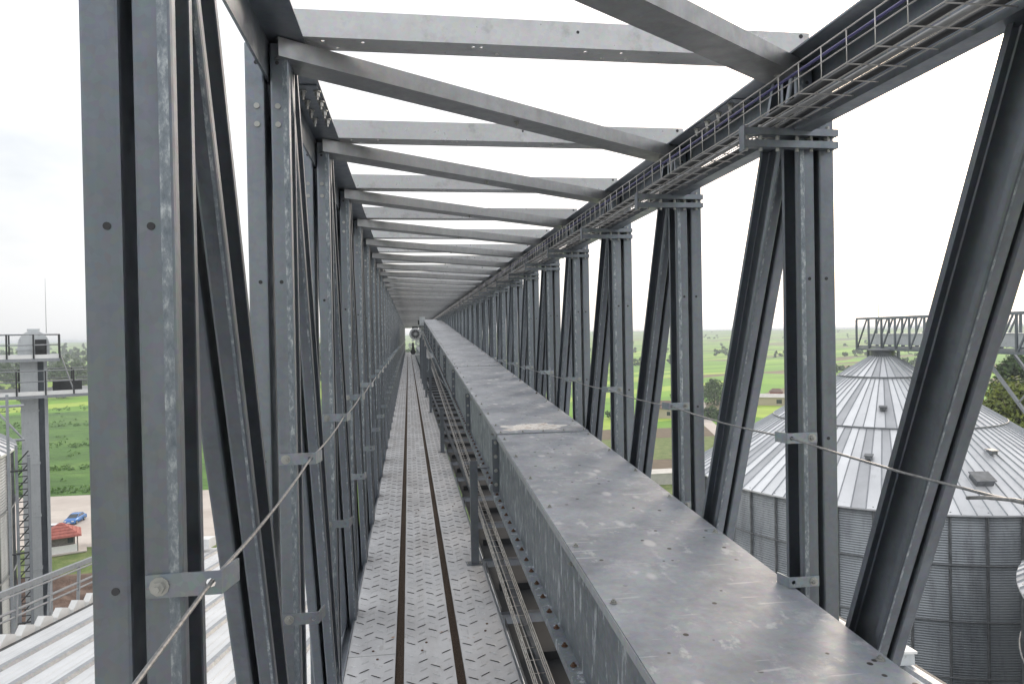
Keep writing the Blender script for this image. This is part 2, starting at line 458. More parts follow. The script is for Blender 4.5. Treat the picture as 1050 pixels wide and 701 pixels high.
YE = YK(KFAR)
# chords: an upright web in the slot between the channels and a flange turned inwards
for side, xm, xi in ((1, -.4055, -.295), (-1, 1.3705, 1.247)):
    mb = MB()
    y = -2.2
    while y < YE:
        y2 = min(y + 6.54, YE)
        mb.box((xm - .004, y, ZCH - .118), (xm + .004, y2 - .004, ZCH + .006))
        mb.box((min(xm + side * .004, xi), y, ZCH), (max(xm + side * .004, xi), y2 - .004, ZCH + .006))
        # splice plate and its bolts
        ys = y + 5.0
        if ys < YE:
            mb.box((min(xm + side * .012, xi - side * .01), ys - .22, ZCH - .005), (max(xm + side * .012, xi - side * .01), ys + .22, ZCH - .0002))
            for i in range(4):
                for xx in (xm + side * .045, xm + side * .095):
                    mb.hexbolt((xx, ys - .165 + .11 * i, ZCH - .005), (0, 0, -1), .009, .02, 1)
        y = y2
    B(mb, 'top_chord', [M['steel'], M['bolt']])
    mb = MB()
    mb.box((xm - .004, -2.2, ZBOT - .12), (xm + .004, YE, ZBOT + .1))
    xo = xm + side * .055
    mb.box((min(xm + side * .004, xo), -2.2, -.06), (max(xm + side * .004, xo), YE, -.054))
    mb.box((min(xm, xm - side * .1), -2.2, ZBOT - .126), (max(xm, xm - side * .1), YE, ZBOT - .12))
    B(mb, 'bottom_chord', M['steel'])

# roof beams: channel, web towards the camera, holes in the lower flange
def beam_mesh():
    mb = MB(); x0, x1 = -.40, 1.341; z0 = ZCH + .0065; h = .082
    mb.box((x0, 0, z0 + .003), (x1, .003, z0 + h), 0)
    holes = [(.028, v) for v in (.16, .28, .62, .645, .98, 1.1, 1.4, 1.6)]
    mb.holed_plate((x0, .0, z0), (0, 1, 0), (1, 0, 0), (0, 0, 1), .052, x1 - x0, .003, holes, .006, 0)
    mb.holed_plate((x0, .052, z0), (0, 1, 0), (1, 0, 0), (0, 0, 1), .048, x1 - x0, .003, [(.024, v) for v in (.2, .7, 1.05, 1.5)], .006, 0)
    mb.box((x0, .003, z0 + h - .003), (x1, .05, z0 + h), 0)
    mb.box((x0, .097, z0 + .003), (x1, .1, z0 + .016), 0)
    mb.cyl((x1 - .03, .0, z0 + .07), (0, -1, 0), .007, .001, 12, 1)
    mb.cyl((.55, .0, z0 + .05), (0, -1, 0), .005, .001, 8, 1)
    return mb
def rbrace_mesh():
    mb = MB()
    p0 = Vector((-.365, -.03, 0)); p1 = Vector((1.30, SP - .03, 0))
    d = (p1 - p0).normalized(); n = Vector((-d.y, d.x, 0))   # away from the camera
    zt = ZCH - .003; h = .056; w = .115; t = .003
    o = p0 + Vector((0, 0, zt - h)); L = (p1 - p0)
    mb.frame_box(o, L, n * t, (0, 0, h), 0)                     # lit front flange
    mb.frame_box(o + n * t + Vector((0, 0, 0)), L, n * (w - 2 * t), (0, 0, t), 0)
    mb.frame_box(o + n * (w - t), L, n * t, (0, 0, h), 0)
    mb.frame_box(o + n * t + Vector((0, 0, h - t)), L, n * .014, (0, 0, t), 0)
    for u in (.02, .5, .97):
        mb.hexbolt(o + L * u + n * .05, (0, 0, -1), .008, .01, 1)
    return mb
beam0 = rb0 = None
for k in range(0, KFAR):
    if beam0 is None:
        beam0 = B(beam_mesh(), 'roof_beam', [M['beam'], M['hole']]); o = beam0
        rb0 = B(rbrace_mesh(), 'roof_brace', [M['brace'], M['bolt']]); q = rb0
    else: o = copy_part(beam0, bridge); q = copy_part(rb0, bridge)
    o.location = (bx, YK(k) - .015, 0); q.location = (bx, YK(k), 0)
# floor beams
def fbeam():
    mb = MB(); sec = [(0, 0), (.05, 0), (.05, .004), (.004, .004), (.004, .096), (.05, .096), (.05, .1), (0, .1)]
    mb.extr(sec, (-.40, 0, -.17), (1.35, 0, -.17), (0, 1, 0), (0, 0, 1)); return mb
f0 = None
for k in range(-2, KFAR):
    if f0 is None: f0 = B(fbeam(), 'floor_beam', M['steel']); o = f0
    else: o = copy_part(f0, bridge)
    o.location = (bx, YK(k) + .02, 0)
# added dark sheets stand in for shade between floor beams, slotted at each
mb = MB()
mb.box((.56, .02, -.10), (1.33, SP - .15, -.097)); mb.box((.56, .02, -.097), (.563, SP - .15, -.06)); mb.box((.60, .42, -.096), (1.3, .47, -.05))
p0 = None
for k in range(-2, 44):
    if p0 is None: p0 = B(mb, 'floor_shade_sheet', M['dark']); o = p0
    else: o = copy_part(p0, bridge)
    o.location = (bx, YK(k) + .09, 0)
# floor stringer under the housing
mb = MB(); mb.box((.64, -2.2, -.05), (.68, YE, -.012)); mb.box((1.2, -2.2, -.05), (1.24, YE, -.012)); B(mb, 'floor_stringer', M['steel'])
# tray supports: double strut reaching in from each right post
def strut():
    mb = MB()
    for dz in (0, .04):
        sec = [(0, 0), (.03, 0), (.03, .003), (.003, .003), (.003, .02), (.03, .02), (.03, .023), (0, .023)]
        mb.extr(sec, (1.10, -.034, EYE + .60 + dz), (1.43, -.034, EYE + .60 + dz), (0, 1, 0), (0, 0, 1))
    for x in (1.11, 1.16, 1.22, 1.29, 1.34, 1.4):
        mb.cyl((x, -.019, EYE + .59), (0, 0, 1), .006, .085, 6, 1)
    mb.box((1.095, -.036, EYE + .59), (1.10, .0, EYE + .67), 0)
    return mb
s0 = None
for k in range(0, 48):
    if s0 is None: s0 = B(strut(), 'tray_support', [M['steel'], M['bolt']]); o = s0
    else: o = copy_part(s0, bridge)
    o.location = (bx, YK(k), 0)

# ------------------------------------------------------------------ walkway
walk = thing('metal_walkway', 'grey metal walkway of three rows of slotted tread planks between bridge walls', 'walkway')
PL = 3.0; PY0 = 3.82
def plank_mesh(x0, x1, seed):
    rnd = random.Random(seed); mb = MB(); e = .006
    mb.box((x0, .0015, -.045), (x1, PL - .0015, 0), 0)
    w = x1 - x0; ncol = 4
    cp = w / (ncol + .15)
    pitch = .098; rows = int(PL / pitch)
    for r in range(rows):
        for c in range(ncol):
            yy = (r + .5) * pitch + (0, .033, .065, .024)[c]
            if yy > PL - .05: continue
            sg = 1 if c % 2 else -1
            cx = x0 + (c + .58) * cp; hl = .0265
            dx, dy = hl, sg * hl * .8
            dl = math.hypot(dx, dy); ux, uy = dx / dl, dy / dl; nx, ny = -uy, ux
            if ny < 0: nx, ny = -nx, -ny
            # louvre: dark slit on the near side, raised metal falling away behind it
            a = Vector((cx - dx, yy - dy, .0008)); b = Vector((cx + dx, yy + dy, .0008)); m = (a + b) / 2
            nn = Vector((nx, ny, 0)); h = Vector((0, 0, .0045))
            l1 = a.lerp(b, .15); l2 = a.lerp(b, .85)
            if (r + (c > 1)) % 2 == 0 and rnd.random() > .06:
                mb.add([a - nn * .0005, l1 - nn * .0022, l2 - nn * .0022, b - nn * .0005, l2 + h * .75, l1 + h * .75], [(0, 1, 5), (1, 2, 4, 5), (2, 3, 4)], 1)
                mb.add([a, l1 + h * .8, l2 + h * .8, b, m + nn * .017, l1 + nn * .014, l2 + nn * .014], [(0, 1, 5), (1, 2, 6, 4, 5), (2, 3, 6)], 0)
            else:
                k = .8
                a2, b2 = m + (a - m) * k, m + (b - m) * k; l1, l2 = a2.lerp(b2, .2), a2.lerp(b2, .8); hh = h * .7
                mb.add([a2, l1 - nn * .004, l2 - nn * .004, b2, l2 + nn * .004, l1 + nn * .004, l1 + hh, l2 + hh], [(0, 1, 6), (1, 2, 7, 6), (2, 3, 7), (3, 4, 7), (4, 5, 6, 7), (5, 0, 6)], 0)
    for yy in (.05, PL - .05):
        mb.cyl((x0 + w * rnd.uniform(.3, .7), yy, 0), (0, 0, 1), .007, .004, 8, 2)
    return mb
XP = [(-.351, -.100), (-.054, .205), (.251, .513)]
tmpl = []
i0 = -2
for j, (a, b) in enumerate(XP):
    t = None
    off = (0, .06, .25)[j]
    for i in range(i0, 24):
        if t is None:
            t = plank_mesh(a, b, j).build('walkway_plank', [M['plank'], M['hole'], M['rust']], walk); o = t
        else: o = copy_part(t, walk)
        o.location = (0, PY0 + PL * i + off, random.uniform(-.0012, .0012))
for xa, xb in ((-.0985, -.0555), (.2065, .2495)):
    mb = MB(); mb.box((xa, -2.2, -.04), (xb, YE, -.012)); mb.build('gap_filler', M['filler'], walk)
for xa, xb, s_ in ((-.3605, -.3525, -1), (.5145, .5245, 1)):
    mb = MB(); mb.box((xa, -2.2, -.06), (xb, YE, .006))
    y = -1.
    while y < 40:
        mb.cyl((xb if s_ > 0 else xb, y, -.012), (1, 0, 0), .008, .006, 6, 1); y += .35
    mb.build('edge_angle', [M['steel'], M['bolt']], walk)

# ------------------------------------------------------------------ conveyor housing (rises along the bridge)
SL = .058
conv = thing('conveyor_housing', 'long grey box conveyor rising beside the walkway with bolted cover plates', 'conveyor', (.9, 2., 0))
def C_(mb, name, mats):
    o = mb.build(name, mats, conv); o.location = (-.9, -2., 0); return o
zt = lambda y: EYE - 1.0 + SL * y
zb = lambda y: EYE - 1.42 + SL * y
XA, XB_ = .622, 1.262
joints = [-1.2, 5.0, 9.7, 14.4, 19.1, 23.8, 28.4]
def sheared(mb, x0, x1, y0, y1, za, zb_, mi=0):
    mb.add([(x0, y0, za(y0)), (x1, y0, za(y0)), (x1, y1, za(y1)), (x0, y1, za(y1)), (x0, y0, zb_(y0)), (x1, y0, zb_(y0)), (x1, y1, zb_(y1)), (x0, y1, zb_(y1))],
           [(0, 3, 2, 1), (4, 5, 6, 7), (0, 1, 5, 4), (1, 2, 6, 5), (2, 3, 7, 6), (3, 0, 4, 7)], mi)
rb = random.Random(3)
for i in range(6):
    y0, y1 = joints[i], joints[i + 1]
    lift = (0, .009, .014, .009, .014, .009)[i]
    mb = MB()
    sheared(mb, .610, 1.276, y0 - (.03 if i else 0), y1 - (.0 if i % 2 else .0) - .002, lambda y: zt(y) - .004 + lift, lambda y: zt(y) + lift)
    for xx in (.6065, 1.2765):                                      # folded rim; its lighter colour stands in for an edge highlight
        sheared(mb, xx, xx + .003, y0 - (.03 if i else 0), y1 - .002, lambda y: zt(y) - .034 + lift, lambda y: zt(y) - .004 + lift, 3)
    if i: sheared(mb, .610, 1.276, y0 - .033, y0 - .030, lambda y: zt(y) - .003, lambda y: zt(y) + lift, 3)
    y = y0 + .28
    n = 0
    while y < y1 - .1:
        for xx in (.640, 1.250):
            yy = y + (.06 if xx > 1 else 0)
            mb.hexbolt((xx, yy, zt(yy) + lift), (0, 0, 1), .0085, .008, 1 if rb.random() < .88 else 2)
        y += .52
    if i:
        for xx in (.64, .80, .95, 1.10, 1.25): mb.hexbolt((xx, y0 - .005, zt(y0) + lift), (0, 0, 1), .008, .007, 1)
    if i == 1:                                                    # bits lying in the grime
        pass
    C_(mb, 'cover_plate', [M['cover'], M['bolt'], M['rust'], M['rail']])
mb = MB()                                                         # ragged dried patch behind the first joint
pts = []
for a in range(40):
    t = a / 40 * 2 * math.pi; rr = 1 + .16 * math.sin(5 * t + 1) + .1 * math.sin(11 * t)
    pts.append((.90 + .225 * rr * math.copysign(abs(math.cos(t)) ** .6, math.cos(t)), 5.17 + .12 * rr * math.copysign(abs(math.sin(t)) ** .7, math.sin(t))))
zz = lambda y: zt(y) + .0092
mb.add([(.9, 5.17, zz(5.17))] + [(x, y, zz(y)) for x, y in pts], [(0, 1 + i, 1 + (i + 1) % 40) for i in range(40)])
o = C_(mb, 'dried_residue', M['residue']); o['label'] = 'white and rusty dried patch on a cover plate'
for i in range(6):
    y0, y1 = joints[i], joints[i + 1]
    mb = MB()
    sheared(mb, XA, XA + .003, y0, y1 - .003, lambda y: zb(y), lambda y: zt(y) - .005)
    sheared(mb, XB_ - .003, XB_, y0, y1 - .003, lambda y: zb(y), lambda y: zt(y) - .005)
    for yy in [y0 + .3 + .9 * q for q in range(5)]:
        if yy < y1: mb.hexbolt((XA, yy, zt(yy) - .06), (-1, 0, 0), .009, .012, 1)
    C_(mb, 'side_panel', [M['side'], M['bolt']])
    mb = MB()
    sheared(mb, XA - .045, XB_ + .03, y0, y1 - .003, lambda y: zb(y) - .006, lambda y: zb(y) - .0005)
    sheared(mb, XA - .045, XA - .042, y0, y1 - .003, lambda y: zb(y) - .04, lambda y: zb(y) - .006)
    y = y0 + .1
    while y < y1:
        mb.hexbolt((XA - .022, y, zb(y) - .0005), (0, 0, 1), .009, .009, 1); y += .155
    C_(mb, 'base_flange', [M['side'], M['rust']])
    if i:
        for yy in ([y0] if i < 1 else [y0, y0 + 2.35]):
            mb = MB()
            mb.box((XA - .045, yy - .005, zb(yy) + .006), (XA - .0005, yy - .001, zt(yy) - .036))
            mb.box((XA - .045, yy + .003, zb(yy) + .006), (XA - .0005, yy + .007, zt(yy) - .036))
            for q in range(4): mb.hexbolt((XA - .022, yy - .005, zb(yy) + .06 + q * .1), (0, -1, 0), .009, .01, 1)
            C_(mb, 'joint_flange', [M['steel'], M['bolt']])
mb = MB(); ye = joints[-1]
mb.add([(XA, ye + .002, zb(ye)), (XB_, ye + .002, zb(ye)), (XB_, ye + .002, zt(ye)), (XA, ye + .002, zt(ye)), (XA, ye + .01, zb(ye)), (XB_, ye + .01, zb(ye)), (XB_, ye + .01, zt(ye)), (XA, ye + .01, zt(ye))],
       [(0, 3, 2, 1), (4, 5, 6, 7), (0, 1, 5, 4), (1, 2, 6, 5), (2, 3, 7, 6), (3, 0, 4, 7)]); C_(mb, 'end_plate', M['side'])
def leg_mesh(h, yb):
    mb = MB()
    sec = [(0, 0), (.056, 0), (.056, .05), (.052, .05), (.052, .004), (.004, .004), (.004, .05), (0, .05)]
    mb.extr(sec, (.432, yb, .004), (.432, yb, h), (1, 0, 0), (0, 1, 0))
    mb.box((.395, yb - .02, .0005), (.512, yb + .075, .004))
    z = .08
    while z < h - .03:
        mb.cyl((.488, yb + .026, z), (1, 0, 0), .012, .001, 10, 1); z += .075
    for xx in (.41, .50): mb.hexbolt((xx, yb + .02, .004), (0, 0, 1), .008, .01, 2)
    mb.box((.49, yb + .004, h - .06), (XA - .046, yb + .044, h - .052))
    return mb
for yl, h in ((5.2, .77), (10.3, .62), (15.7, 1.19), (19.7, 1.42), (22.4, 1.58), (25.2, 1.74), (28.3, 2.3)):
    C_(leg_mesh(h, yl), 'support_leg', [M['steel'], M['hole'], M['bolt']])
mb = MB()
for yl in (15.7, 19.7, 22.4, 25.2): mb.box((1.2, yl, -.02), (1.25, yl + .05, zb(yl) - .007))
C_(mb, 'rear_support', M['steel'])
mb = MB(); mb.box((.62, 28.9, .02), (1.15, 60, .78)); mb.box((.60, 28.9, .78), (1.17, 60, .80))
C_(mb, 'lower_trough', M['side'])
# drive motor hung on the side of the head of the conveyor
mot = thing('drive_motor', 'round grey fan-cooled motor hung at the far head of the conveyor', 'motor', (.27, 27.6, 1.78))
mb = MB()
mb.tube([(0, -.02, 0), (0, 0, 0), (0, .16, 0), (0, .2, 0)], [.2, .235, .235, .2], 24)
mb.tube([(0, -.022, 0), (0, -.005, 0)], [.16, .17], 24, 1)
mb.tube([(0, -.03, 0), (0, -.02, 0)], [.05, .06], 12, 0)
for q in range(12):
    a = q * math.pi / 6
    mb.tube([(0, -.03, 0), (.17 * math.cos(a), -.028, .17 * math.sin(a))], .006, 4, 0)
mb.build('fan_cover', [M['motor'], M['dark']], mot)
mb = MB(); mb.cyl((0, .2, 0), (0, 1, 0), .19, .38, 20)
for q in range(20):
    a = q * math.pi / 10
    mb.frame_box((.18 * math.cos(a), .21, .18 * math.sin(a)), (.03 * math.cos(a), 0, .03 * math.sin(a)), (0, .34, 0), (-.01 * math.sin(a), 0, .01 * math.cos(a)))
mb.build('motor_body', M['motor'], mot)
mb = MB(); mb.box((.2, .25, -.1), (.4, .5, .1)); mb.build('gearbox', M['motor'], mot)
mb = MB(); mb.box((-.12, .24, .2), (.1, .42, .3)); mb.build('terminal_box', M['dark'], mot)
sw = thing('small_gear_motor', 'small dark gear motor under the round fan motor at the far walkway edge', 'motor', (.18, 29.5, 1.05))
mb = MB(); mb.cyl((0, 0, 0), (0, 1, 0), .11, .3, 14); mb.cyl((0, .05, .1), (0, 0, 1), .05, .28, 10); mb.build('motor_body', M['dark'], sw)
mb = MB(); mb.box((-.12, .02, -.14), (.3, .26, -.1)); mb.box((.28, .02, -1.05), (.33, .07, -.1)); mb.build('mounting_plate', M['motor'], sw)
cb = thing('control_box', 'light grey control box high on the pole at the conveyor head', 'box', (.46, 28.0, 2.1))
mb = MB(); mb.box((-.02, -.02, 0), (.2, .12, .36)); mb.build('box_body', M['motor'], cb)
mb = MB(); mb.box((-.008, -.028, .02), (.188, -.0205, .34)); mb.build('box_door', M['tower'], cb)
mb = MB(); mb.box((-.08, -.01, .05), (-.0205, .08, .22)); mb.build('cable_gland', M['dark'], cb)

# ------------------------------------------------------------------ wire ropes
def rope(name, x, ys, z, label, tail=None):
    mb = MB(); pts = []
    for i in range(len(ys) - 1):
        a, b = ys[i], ys[i + 1]
        n = 4 if a < 10 else 2
        for q in range(n):
            t = q / n; pts.append((x, a + (b - a) * t, z - .012 * 4 * t * (1 - t)))
    pts.append((x, ys[-1], z))
    mb.tube(pts, .0036, 6)
    # twisted strands near the camera
    o = thing(name, label, 'wire rope', (x, ys[0], z))
    c = mb.build('rope_line', M['rope'], o); c.location = (-x, -ys[0], -z)
    return o
xl = -.397 + .108 - .012; xr = 1.362 - .108 + .012
rope('wire_rope', xl, [-.3] + [YK(k) for k in range(0, KFAR)], EYE - .365, 'steel wire rope threaded through brackets along the left posts')
ro = rope('wire_rope', xr, [YK(k) for k in range(0, KFAR)], EYE - .365, 'steel wire rope along the right posts ending in a clamp')
ro.children[0].name = 'rope_line'
mb = MB(); yk = YK(0)
mb.tube([(xr, yk + .14, EYE - .366), (xr - .006, yk + .2, EYE - .368), (xr - .012, yk + .27, EYE - .378), (xr - .014, yk + .32, EYE - .39)], .0045, 6)
c = mb.build('rope_tail', M['rope'], ro); c.location = -ro.location
mb = MB()
for dy in (.13, .16):
    mb.box((xr - .011, yk + dy, EYE - .376), (xr + .008, yk + dy + .014, EYE - .357))
    mb.cyl((xr - .007, yk + dy + .007, EYE - .357), (0, 0, 1), .0035, .012, 6); mb.cyl((xr + .004, yk + dy + .007, EYE - .357), (0, 0, 1), .0035, .012, 6)
c = mb.build('rope_clamp', M['dark'], ro); c.location = -ro.location

# ------------------------------------------------------------------ cable trays
def tray(label, x0, x1, zf, h, y0, y1, step, group=None, nl=4, wr=.0022):
    o = thing('wire_cable_tray', label, 'cable tray', (x0, y0, zf(y0)))
    mb = MB()
    for i in range(nl + 1):
        x = x0 + (x1 - x0) * i / nl
        mb.tube([(x, y0, zf(y0)), (x, y1, zf(y1))], wr, 4)
    for x in (x0, x1):
        for q in (.5, 1.):
            mb.tube([(x, y0, zf(y0) + h * q), (x, y1, zf(y1) + h * q)], wr, 4)
    c = mb.build('lengthwise_wire', M['tray'], o, fixn=False); c.location = -o.location
    mb = MB(); y = y0
    while y < min(y1, 34):
        mb.tube([(x0, y, zf(y) + h), (x0, y, zf(y) - wr), (x1, y, zf(y) - wr), (x1, y, zf(y) + h)], wr, 4); y += step
    c = mb.build('cross_wire', M['tray'], o, fixn=False); c['kind'] = 'stuff'; c.location = -o.location
    return o
zu = lambda y: EYE + .668
tray('wire basket cable tray hung high under the right chord', 1.105, 1.30, zu, .085, -1., YE, .11)
zl = lambda y: EYE - 1.64 + SL * y
mb = MB(); mb.box((1.272, -1., EYE + .655), (1.276, YE, EYE + .70)); mb.box((1.276, -1., EYE + .655), (1.335, YE, EYE + .659))
tag(mb.build('cable_duct', M['steel']), 'narrow steel cable duct running along the outer side of the high wire tray', 'cable duct')
tray('wire basket cable tray low beside the walkway and conveyor', .488, .556, lambda y: zl(y) + .02, .05, -1., 28, .11, nl=2, wr=.0024)
def cable(label, mat, x, zf, y0, y1, r, wob, seed, group):
    rn = random.Random(seed); mb = MB(); pts = []; y = y0; dx = 0
    while y < y1:
        pts.append((x + rn.uniform(-wob, wob), y, zf(y) + r + rn.uniform(0, wob * .5))); y += .4 if y < 12 else 1.6
    mb.tube(pts, r, 6)
    return tag(mb.build('cable', mat), label, 'cable', group)
g_ = 'cables lying in the wire trays'
cable('violet blue cable along the inner rim of the high tray', M['cable_blue'], 1.112, lambda y: zu(y) + .06, -1, 60, .0042, .002, 1, g_)
cable('thick black cable in the middle of the high tray', M['cable_black'], 1.16, lambda y: zu(y) + .003, -1, 60, .011, .006, 2, g_)
cable('grey cable in the high tray beside the thick black one', M['cable_grey'], 1.20, lambda y: zu(y) + .003, -1, 60, .008, .008, 3, g_)
cable('thin black cable at the outer side of the high tray', M['cable_black'], 1.25, lambda y: zu(y) + .003, -1, 60, .009, .008, 4, g_)

# ------------------------------------------------------------------ grain silos
def silo(label, cx, cy, R, zeave, slope, nst=44, vents=(), group='round corrugated grain silos', hatch=None, ladder=None, seed=1):
    H = zeave - GZ
    o = thing('grain_silo', label, 'silo', (cx, cy, GZ), 0, group)
    mb = MB(); prof = []; z = 0; p = .11; i = 0
    while z <= H - .02:
        prof.append((R + (.014 if i % 2 else -.014), z)); z += p / 2; i += 1
    prof.append((R, H)); mb.lathe(prof, n=96, smooth=False); mb.build('wall', M['silo_wall'], o, fixn=False)
    st = None
    for k in range(nst):
        a = 2 * math.pi * (k + .3) / nst
        if st is None:
            mb = MB()
            sec = [(-.06, 0), (-.06, .012), (-.03, .03), (-.03, .1), (.03, .1), (.03, .03), (.06, .012), (.06, 0)]
            mb.extr([(y, x) for y, x in sec], (R + .012, 0, 0), (R + .012, 0, H - .05), (0, 1, 0), (1, 0, 0))
            st = mb.build('stiffener', M['silo_rib'], o); c = st
        else: c = copy_part(st, o)
        c.rotation_euler.z = a
    z = H - 2.3; w0 = None
    while z > 1:
        if w0 is None:
            mb = MB(); mb.tube([(math.cos(q * math.pi / 48) * (R + .15), math.sin(q * math.pi / 48) * (R + .15), 0) for q in range(96)], .035, 5, closed=True)
            w0 = mb.build('wind_ring', M['silo_rib'], o, fixn=False); c = w0
        else: c = copy_part(w0, o)
        c.location = (0, 0, z); z -= 2.4
    rise = R * slope; mb = MB(); re = R + .22
    zr = lambda r: H + rise * (1 - r / R)
    rs = random.Random(seed); tiers = [(.5, 2.3, 36), (2.3, R * .57, 72), (R * .57, re, 108)]
    for ti, (ra, rb_, n) in enumerate(tiers):
        dz = .05 * (2 - ti)
        n0 = len(mb.f); mb.lathe([(ra, zr(ra) + dz), (rb_, zr(rb_) + dz)], n=n, smooth=False)
        for q in range(n0, len(mb.f)): mb.mi[q] = rs.choice((0, 0, 1, 2, 2))
        mb.lathe([(rb_, zr(rb_) + dz), (rb_, zr(rb_) + dz - .07)], n=n, smooth=False)
        for k in range(n):
            a = 2 * math.pi * k / n; ca, sa = math.cos(a), math.sin(a)
            A = Vector((ca * ra, sa * ra, zr(ra) + dz + .001)); Bp = Vector((ca * rb_, sa * rb_, zr(rb_) + dz + .001))
            t = Vector((-sa, ca, 0)) * .028
            mb.add([A - t, Bp - t, Bp + t, A + t, A + Vector((0, 0, .065)), Bp + Vector((0, 0, .065))], [(0, 1, 5, 4), (4, 5, 2, 3), (1, 2, 5)], 3)
    mb.build('roof', [M['silo_roof'], M['silo_sheet'], M['silo_sheet_bright'], M['rail']], o, fixn=False)
    for rr, dz in ((2.3, .12), (R * .57, .07)):
        mb = MB(); mb.tube([(math.cos(q * math.pi / 54) * rr, math.sin(q * math.pi / 54) * rr, zr(rr) + dz) for q in range(108)], .04, 5, closed=True)
        mb.build('roof_ring', M['silo_rib'], o, fixn=False)
    mb = MB(); mb.lathe([(.62, zr(.5)), (.62, zr(.5) + .35), (.75, zr(.5) + .36), (.75, zr(.5) + .44), (0, zr(.5) + .5)], n=20)
    mb.build('top_collar', M['silo_rib'], o, fixn=False)
    v0 = None
    for (a, fr) in vents:
        rr = R * fr
        if v0 is None:
            mb = MB()
            mb.box((-.22, -.2, -.05), (.22, .2, .2)); mb.add([(-.28, -.26, .2), (.28, -.26, .13), (.28, .26, .13), (-.28, .26, .2), (-.28, -.26, .25), (.28, -.26, .18), (.28, .26, .18), (-.28, .26, .25)],
                [(0, 3, 2, 1), (4, 5, 6, 7), (0, 1, 5, 4), (1, 2, 6, 5), (2, 3, 7, 6), (3, 0, 4, 7)])
            v0 = mb.build('roof_vent', M['silo_rib'], o); c = v0; c.scale = (.75, .75, .75)
        else: c = copy_part(v0, o)
        c.location = (math.cos(a) * rr, math.sin(a) * rr, zr(rr) + .1); c.rotation_euler = (0, 0, a)
    if hatch:
        a, fr = hatch; rr = R * fr; mb = MB()
        mb.box((-.3, -.38, -.1), (.3, .38, .16)); mb.box((-.35, -.43, .16), (.35, .43, .21))
        c = mb.build('roof_hatch', M['silo_rib'], o); c.location = (math.cos(a) * rr, math.sin(a) * rr, zr(rr) + .1); c.rotation_euler = (0, math.atan(slope) * .8, a)
    if ladder is not None:
        mb = MB(); a = ladder; ca, sa = math.cos(a), math.sin(a); t = Vector((-sa, ca, 0)); b = Vector((ca, sa, 0)) * (R + .25)
        for s_ in (-.25, .25): mb.tube([b + t * s_, b + t * s_ + Vector((0, 0, H + .8))], .03, 5)
        z = .3
        while z < H: mb.tube([b - t * .25 + Vector((0, 0, z)), b + t * .25 + Vector((0, 0, z))], .015, 4); z += .3
        mb.build('wall_ladder', M['rail'], o)
    return o
sA = silo('big round silo below the far catwalk, its whole cone roof in view', 26.5, 36.4, 10.2, EYE - 7.8, .635,
          vents=[(-2.6, .62), (-2.28, .76), (-2.2, .45), (-1.55, .72), (-3.0, .5)], hatch=(-1.75, .86))
silo('silo at the right edge showing only a strip of roof, wall and ladder', 26.9, 13.0, 10.2, EYE - 8.0, .64, ladder=2.62,
     vents=[(2.2, .6)])
silo('silo at the left edge, dark corrugated wall beside the elevator tower', -25.55, 25.6, 11.0, EYE - 3.9, .6, vents=[(-.3, .7)])

# catwalk truss over the right silo row
cw = thing('catwalk_truss', 'small steel truss catwalk carrying a conveyor above the right silo roofs', 'catwalk', (26.5, 38.7, .48))
mb = MB(); n = 34; sp = 1.12; W = 1.3; Hc = 1.78
for x in (0, W):
    for z in (0, Hc): mb.box((x - .05, -n * sp, z - .06), (x + .05, 0, z + .06))
mb.build('chord', M['steel'], cw)
mb = MB(); mb.box((.06, -n * sp, -.04), (W - .06, 0, 0)); mb.box((.02, -n * sp, .07), (.04, 0, .2)); mb.build('deck', M['rail'], cw)
mb = MB(); mb.box((.55, -n * sp, .25), (1.1, -.3, .85)); mb.box((.5, -n * sp, .85), (1.15, -.3, .89)); mb.build('conveyor_trough', M['tower'], cw)
pm = dm = None
for k in range(n + 1):
    for x in (0, W):
        if pm is None:
            mb = MB(); mb.box((-.045, -.045, .06), (.045, .045, Hc - .06)); pm = mb.build('post', M['steel'], cw); c = pm
        else: c = copy_part(pm, cw)
        c.location = (x, -k * sp, 0)
        if k < n:
            if dm is None:
                mb = MB(); mb.frame_box((-.03, -.09, .06), (.06, 0, 0), (0, -sp + .22, Hc - .12), (0, .06, .04)); dm = mb.build('diagonal', M['steel'], cw); c = dm
            else: c = copy_part(dm, cw)
            c.location = (x, -k * sp, 0)
mb = MB(); mb.cyl((.6, -1.2, Hc + .06), (0, 0, 1), .02, 2.7, 5, r2=.006); mb.build('lightning_rod', M['rail'], cw)
mb = MB(); mb.box((-.06, -.06, -.69), (.06, .06, 0)); rf = mb.build('roof_foot', M['steel'], cw); rf.location = (.15, -2.1, -.062)
for x, y in ((1.15, -2.1), (.15, -.85), (1.15, -.85)): c = copy_part(rf, cw); c.location = (x, y, -.062)
ct = thing('lattice_tower', 'lattice steel support tower with knee braces under the right catwalk', 'tower', (27.15, 24.7, GZ))
mb = MB(); HT = .5 - GZ
for x in (-.8, .8):
    for y in (-.8, .8): mb.box((x - .08, y - .08, 0), (x + .08, y + .08, HT))
mb.build('tower_leg', M['rail'], ct)
mb = MB(); z = .2
while z + 2 < HT:
    for y in (-.8, .8):
        mb.tube([(-.8, y, z), (.8, y, z + 2)], .045, 5); mb.tube([(-.8, y, z), (.8, y, z)], .045, 5)
    for x in (-.8, .8):
        mb.tube([(x, -.8, z), (x, .8, z + 2)], .045, 5); mb.tube([(x, -.8, z), (x, .8, z)], .045, 5)
    z += 2
mb.build('lattice_bracing', M['rail'], ct)
mb = MB()
